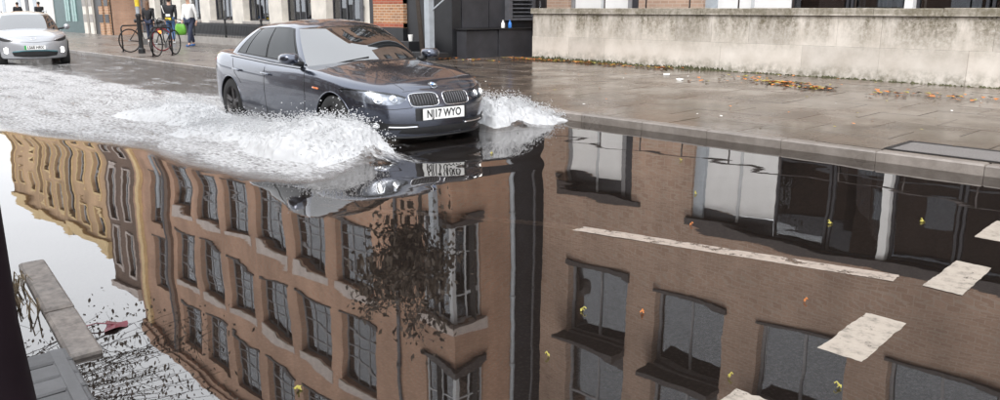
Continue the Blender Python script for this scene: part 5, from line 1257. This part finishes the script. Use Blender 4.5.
# ------------------------------------------------------------------ people
def skin_mesh(verts, edges, radii, name, mat, sub=2, root=0):
    me = bpy.data.meshes.new(name); me.from_pydata([Vector(v) for v in verts], edges, []); me.update()
    o = bpy.data.objects.new(name, me); C.objects.link(o); o.modifiers.new('s', 'SKIN'); sm = o.modifiers.new('d', 'SUBSURF'); sm.levels = sub; sm.render_levels = sub
    for i, rr in enumerate(radii):
        rr = rr if hasattr(rr, '__len__') else (rr, rr); me.skin_vertices[0].data[i].radius = rr; me.skin_vertices[0].data[i].use_root = (i == root)
    dg = bpy.context.evaluated_depsgraph_get(); m2 = bpy.data.meshes.new_from_object(o.evaluated_get(dg)); bpy.data.objects.remove(o)
    m2.materials.clear(); m2.materials.append(M[mat]); m2.polygons.foreach_set('use_smooth', [True]*len(m2.polygons)); m2.name = name; return m2
def person(loc, rz, label, top, legs, shoe, hair, stride=.22, arm=(.1, -.1), hair_long=False, group=None, bag=None, hood=False, scale=1.0, lean=.0):
    """local: x forward, y left, z up; one skinned body, clothes and hair as children"""
    o = empty('person', loc, rz, label, 'person', group); o.scale = (scale,)*3
    hip, kn, an = .90, .48, .08
    def leg(sd, s):   # s: foot forward
        return [(0, sd*.09, hip), (s*.55+.02, sd*.095, kn), (s, sd*.10, an), (s+.14, sd*.11, .035)]
    def arm_(sd, s): return [(lean*.9, sd*.19, 1.42), (lean*.5+s*.35-.02, sd*.235, 1.14), (s+.02, sd*.225, .90), (s+.05, sd*.21, .80)]
    L, Rg, LA, RA = leg(1, stride), leg(-1, -stride), arm_(1, arm[0]), arm_(-1, arm[1])
    v = [(0, 0, .95), (lean*.4, 0, 1.15), (lean*.9, 0, 1.38), (lean, 0, 1.50), (lean+.02, 0, 1.62), (lean+.025, 0, 1.72)]
    rad = [(.12, .09), (.11, .08), (.10, .065), .050, (.078, .092), (.058, .07)]; e = [(0, 1), (1, 2), (2, 3), (3, 4), (4, 5)]
    for pts, rr, at in ((L, (.075, .05, .035, .032), 0), (Rg, (.075, .05, .035, .032), 0), (LA, (.034, .03, .026, .034), 2), (RA, (.034, .03, .026, .034), 2)):
        for k, (p, q) in enumerate(zip(pts, rr)): v.append(p); rad.append(q); e.append((at if k == 0 else len(v)-2, len(v)-1))
    link('body', skin_mesh(v, e, rad, 'body', 'skin'), o, loc=(0, 0, 0))
    v = [(0, 0, .86), (lean*.4, 0, 1.12), (lean*.9, 0, 1.38), (lean, 0, 1.49)]; rad = [(.18, .14), (.17, .13), (.19, .14), (.12, .115)]; e = [(0, 1), (1, 2), (2, 3)]
    for pts in (LA, RA):
        for k in range(3): v.append(pts[k]); rad.append((.072, .058, .045)[k]); e.append((2 if k == 0 else len(v)-2, len(v)-1))
    tp = link('jacket', skin_mesh(v, e, rad, 'jacket', top), o, loc=(0, 0, 0))
    v = [(0, 0, .92)]; rad = [(.15, .12)]; e = []
    for pts in (L, Rg):
        for k in range(3): v.append(pts[k] if k < 2 else (pts[k][0], pts[k][1], pts[k][2]+.04)); rad.append((.098, .074, .060)[k]); e.append((0 if k == 0 else len(v)-2, len(v)-1))
    link('trousers', skin_mesh(v, e, rad, 'trousers', legs), o, loc=(0, 0, 0))
    for pts in (L, Rg):
        x, y = pts[2][0], pts[2][1]; link('shoe', skin_mesh([(x-.05, y, .05), (x+.08, y, .045), (x+.17, y, .035)], [(0, 1), (1, 2)], [.048, .046, .036], 'shoe', shoe, 1), o, loc=(0, 0, 0))
    hx = lean+.01
    if hood: link('hood', skin_mesh([(hx-.09, 0, 1.46), (hx-.06, 0, 1.60), (hx-.02, 0, 1.72), (hx+.04, 0, 1.77)], [(0, 1), (1, 2), (2, 3)], [(.12, .09), (.115, .09), (.105, .09), (.07, .05)], 'hood', top), o, loc=(0, 0, 0))
    hv = [(hx-.01, 0, 1.735), (hx-.055, 0, 1.68), (hx-.065, 0, 1.58)]; hr_ = [(.085, .085), (.092, .07), (.07, .05)]
    if hair_long: hv += [(hx-.085, 0, 1.45), (hx-.10, 0, 1.32)]; hr_ += [(.10, .05), (.085, .035)]
    link('hair', skin_mesh(hv, [(i, i+1) for i in range(len(hv)-1)], hr_, 'hair', hair), o, loc=(0, 0, 0))
    # face
    f = MB(); f.lathe([(0, 0), (.012, 0), (.014, .03), (.008, .05)], 8, c=(lean+.108, 0, 1.605)); f.build('nose', 'skin', o, smooth=True, loc=(0, 0, 0))
    for sd in (1, -1): MB().lathe([(0, -.006), (.011, -.005), (.011, .005), (0, .006)], 8, 'X', (lean+.108, sd*.032, 1.645)).build('eye', 'ink', o, loc=(0, 0, 0))
    # fingers of both hands
    for pts in (LA, RA):
        hx_, hy_, hz_ = pts[3]; fm = MB()
        for k in range(4): fm.tube([(hx_-.02+k*.018, hy_, hz_-.01), (hx_-.02+k*.019, hy_*.98, hz_-.06), (hx_-.012+k*.017, hy_*.93, hz_-.09)], [.010, .009, .007], 6)
        fm.tube([(hx_+.02, hy_, hz_+.03), (hx_+.05, hy_*.95, hz_-.02)], [.011, .008], 6); fm.build('hand', 'skin', o, smooth=True, loc=(0, 0, 0))
    return o, LA, RA
p1, la, ra = person((-27.65, 11.17, .125), R(-62), 'person in white hooded top and navy trousers carrying a green bag', 'white_cloth', 'navy', 'blue_shoe', 'hair_dark', .24, (-.12, .10), hood=True, scale=.96)
b = MB(); N = 5   # carrier bag held in the right hand
bv = []
for j, (z, w2, t) in enumerate(((-.06, .14, .03), (-.16, .19, .07), (-.32, .21, .09), (-.44, .19, .06), (-.46, .10, .02))):
    for k in range(12): th = 2*math.pi*k/12; bv.append((w2*math.cos(th)*(1+.06*math.sin(k*2.3+j)), t*math.sin(th)*(1+.15*math.sin(k*1.7+j*2)), z))
b.v = bv
for j in range(4):
    for k in range(12): k2 = (k+1) % 12; b.f.append((j*12+k, j*12+k2, (j+1)*12+k2, (j+1)*12+k))
b.f.append(tuple(48+k for k in range(12))); b.mi = [0]*len(b.f)
hand = Matrix.Translation(Vector((-27.65, 11.17, .125))) @ Matrix.Rotation(R(-62), 4, 'Z') @ Vector((ra[3][0]+.02, ra[3][1]-.06, ra[3][2]+.02))
bag = empty('carrier_bag', hand, R(40), 'lime green carrier bag hanging from the hand of the white-hooded person', 'bag')
for v_ in (0,): b.build('sack', 'green_bag', bag, smooth=True, loc=(0, 0, 0))
bag.scale = (.95,)*3
MB().tube([(-.10, 0, -.07), (-.05, 0, .0), (.05, 0, .0), (.10, 0, -.07)], .010, 6).build('handle', 'paper', bag, smooth=True, loc=(0, 0, 0))
person((-31.9, 11.32, .125), R(140), 'person with long brown hair in dark jacket walking away past the bicycle', 'black_cloth', 'navy', 'white_cloth', 'hair_brown', .10, (.06, -.06), hair_long=True, scale=.87)
p3, la, ra = person((-30.9, 11.75, .125), R(150), 'person in black coat and blue jeans with a slung bag walking away', 'black_cloth', 'blue_jeans', 'black_cloth', 'hair_dark', .18, (.1, -.1), scale=.95)
sb = empty('shoulder_bag', (-30.78, 11.65, 1.08), R(150), 'small black and yellow bag slung on the back of the black coat', 'bag')
MB().box(-.24, -.17, -.16, .12, -.12, .14).build('pouch', 'black_cloth', sb, loc=(0, 0, 0)); MB().box(-.255, -.241, -.12, .08, -.10, -.02).build('flap', 'yellow', sb, loc=(0, 0, 0)); MB().box(-.25, -.242, -.10, .05, .02, .11).build('patch', 'paper', sb, loc=(0, 0, 0)); MB().tube([(-.2, .1, .12), (-.17, .16, .3), (-.1, .2, .42)], .014, 6).build('strap', 'paper', sb, loc=(0, 0, 0))
person((-52.6, 11.5, .125), R(190), 'person in black coat walking behind the white crossover, next to the dark lamp post', 'black_cloth', 'black_cloth', 'black_cloth', 'hair_dark', .15, (.1, -.1), scale=.92)
person((-48.1, 11.5, .125), R(195), 'person in black coat by the pale rendered front, nearer the green shopfront', 'black_cloth', 'black_cloth', 'black_cloth', 'hair_dark', .12, (-.1, .1), scale=.92)

# ------------------------------------------------------------------ street furniture by the bicycles
sp = empty('sign_post', (-24.94, 8.56, .1), 0, 'black street post with yellow banded pale upper part beside the bicycle', 'post')
MB().lathe([(.10, 0), (.10, .12), (.062, .16), (.062, 1.02), (.08, 1.06), (.08, 1.12), (.058, 1.15)], 18, c=(-24.94, 8.56, .1)).build('base_shaft', 'black_iron', sp, smooth=True, angle=40)
MB().tube([(-24.94, 8.56, 1.24), (-24.94, 8.56, 4.6)], .055, 14).build('shaft', 'grey_pipe', sp, smooth=True, angle=40)
MB().tube([(-24.94, 8.56, 1.45), (-24.94, 8.56, 1.80)], .064, 14).build('band', 'yellow', sp, smooth=True, angle=40)
lp2 = empty('lamp_post', (-53.5, 9.3, .1), 0, 'slim dark lamp post on the far pavement behind the white crossover', 'post'); MB().tube([(-53.5, 9.3, .1), (-53.5, 9.3, 1.2), (-53.5, 9.3, 6)], [.10, .07, .05], 12).build('column', 'black_iron', lp2, smooth=True); MB().tube([(-53.5, 9.3, 6), (-53.5, 8.9, 6.4), (-53.5, 8.2, 6.5)], [.04, .035, .03], 10).build('arm', 'black_iron', lp2, smooth=True); MB().box(-53.62, -53.38, 7.7, 8.3, 6.42, 6.52).build('lantern', 'dark_pipe', lp2)
def stand(x, y, lb):
    o = empty('bike_stand', (x, y, .1), R(116), lb, 'bike stand'); pts = [(-.36, 0, 0), (-.36, 0, .68)]+[(-.36+.1*(1-math.cos(t)), 0, .68+.1*math.sin(t)) for t in np.linspace(.2, math.pi/2, 5)]+[(.36-.1*(1-math.cos(t)), 0, .68+.1*math.sin(t)) for t in np.linspace(math.pi/2, .2, 5)]+[(.36, 0, .68), (.36, 0, 0)]
    MB().tube(pts, .022, 10).build('hoop', 'black_iron', o, smooth=True, loc=(0, 0, 0)); MB().lathe([(.07, 0), (.07, .01), (0, .01)], 12, c=(-.36, 0, 0)).lathe([(.07, 0), (.07, .01), (0, .01)], 12, c=(.36, 0, 0)).build('foot_plate', 'black_iron', o, loc=(0, 0, 0)); return o
stand(-22.9, 8.42, 'black steel hoop stand with the orange-lamped bicycle locked to it'); stand(-26.3, 8.75, 'black steel hoop stand beside the black street post')
def bicycle(x, y, rz, lb, tyre, orange=False):
    o = empty('bicycle', (x, y, .1), rz, lb, 'bicycle'); r_ = .34
    for xx, nm in ((-.52, 'wheel'), (.52, 'wheel')):
        w_ = MB().lathe([(r_-.025, -.012), (r_, -.014), (r_+.012, 0), (r_, .014), (r_-.025, .012), (r_-.025, -.012)], 28, 'Y').build(nm, tyre if xx > 0 else 'rubber', o, smooth=True, loc=(xx, 0, r_+.012))
        b = MB(); [b.tube([(0, 0, 0), ((r_-.02)*math.cos(t), 0, (r_-.02)*math.sin(t))], .002, 3) for t in np.linspace(0, 2*math.pi, 15)[:-1]]; b.build('spokes', 'steel', w_, loc=(0, 0, 0)); MB().tube([(0, -.04, 0), (0, .04, 0)], .018, 8).build('hub', 'steel', w_, loc=(0, 0, 0))
    b = MB(); bb, st_, ht, ra_, fa = (-.05, 0, .30), (-.16, 0, .82), (.40, 0, .84), (-.52, 0, .352), (.52, 0, .352)
    for a, c in ((bb, st_), (st_, ht), (bb, (.43, 0, .74)), (bb, ra_), (st_, ra_)): b.tube([a, c], .015, 8)
    b.build('frame', 'black_iron', o, smooth=True, loc=(0, 0, 0)); MB().tube([(.39, 0, .90), (.44, 0, .72), fa], .014, 8).build('fork', 'black_iron', o, loc=(0, 0, 0))
    MB().tube([(.46, -.28, .98), (.42, -.1, 1.0), (.39, 0, .93), (.42, .1, 1.0), (.46, .28, .98)], .012, 8).build('handlebar', 'plastic', o, loc=(0, 0, 0))
    MB().tube([(-.30, 0, .93), (-.16, 0, .935), (-.02, 0, .925)], [.06, .045, .018], 8).build('saddle', 'plastic', o, smooth=True, loc=(0, 0, 0)); MB().tube([st_, (-.19, 0, .92)], .013, 8).build('seat_post', 'steel', o, loc=(0, 0, 0))
    MB().lathe([(.09, -.03), (.09, -.025), (0, -.025)], 18, 'Y', (-.05, 0, .30)).build('chainring', 'steel', o, loc=(0, 0, 0)); MB().tube([(-.05, -.06, .3), (.06, -.06, .19)], .01, 6).tube([(-.05, .06, .3), (-.16, .06, .41)], .01, 6).build('crank', 'steel', o, loc=(0, 0, 0))
    if orange: MB().box(-.30, -.25, -.03, .03, .62, .70).build('tail_lamp', 'lamp_orange', o, loc=(0, 0, 0))
    return o
bicycle(-25.6, 8.95, R(100), 'black bicycle with a red front tyre leaning by the street post', 'red'); bicycle(-23.1, 8.6, R(132), 'black bicycle locked to the hoop stand with an orange lamp', 'rubber', True)
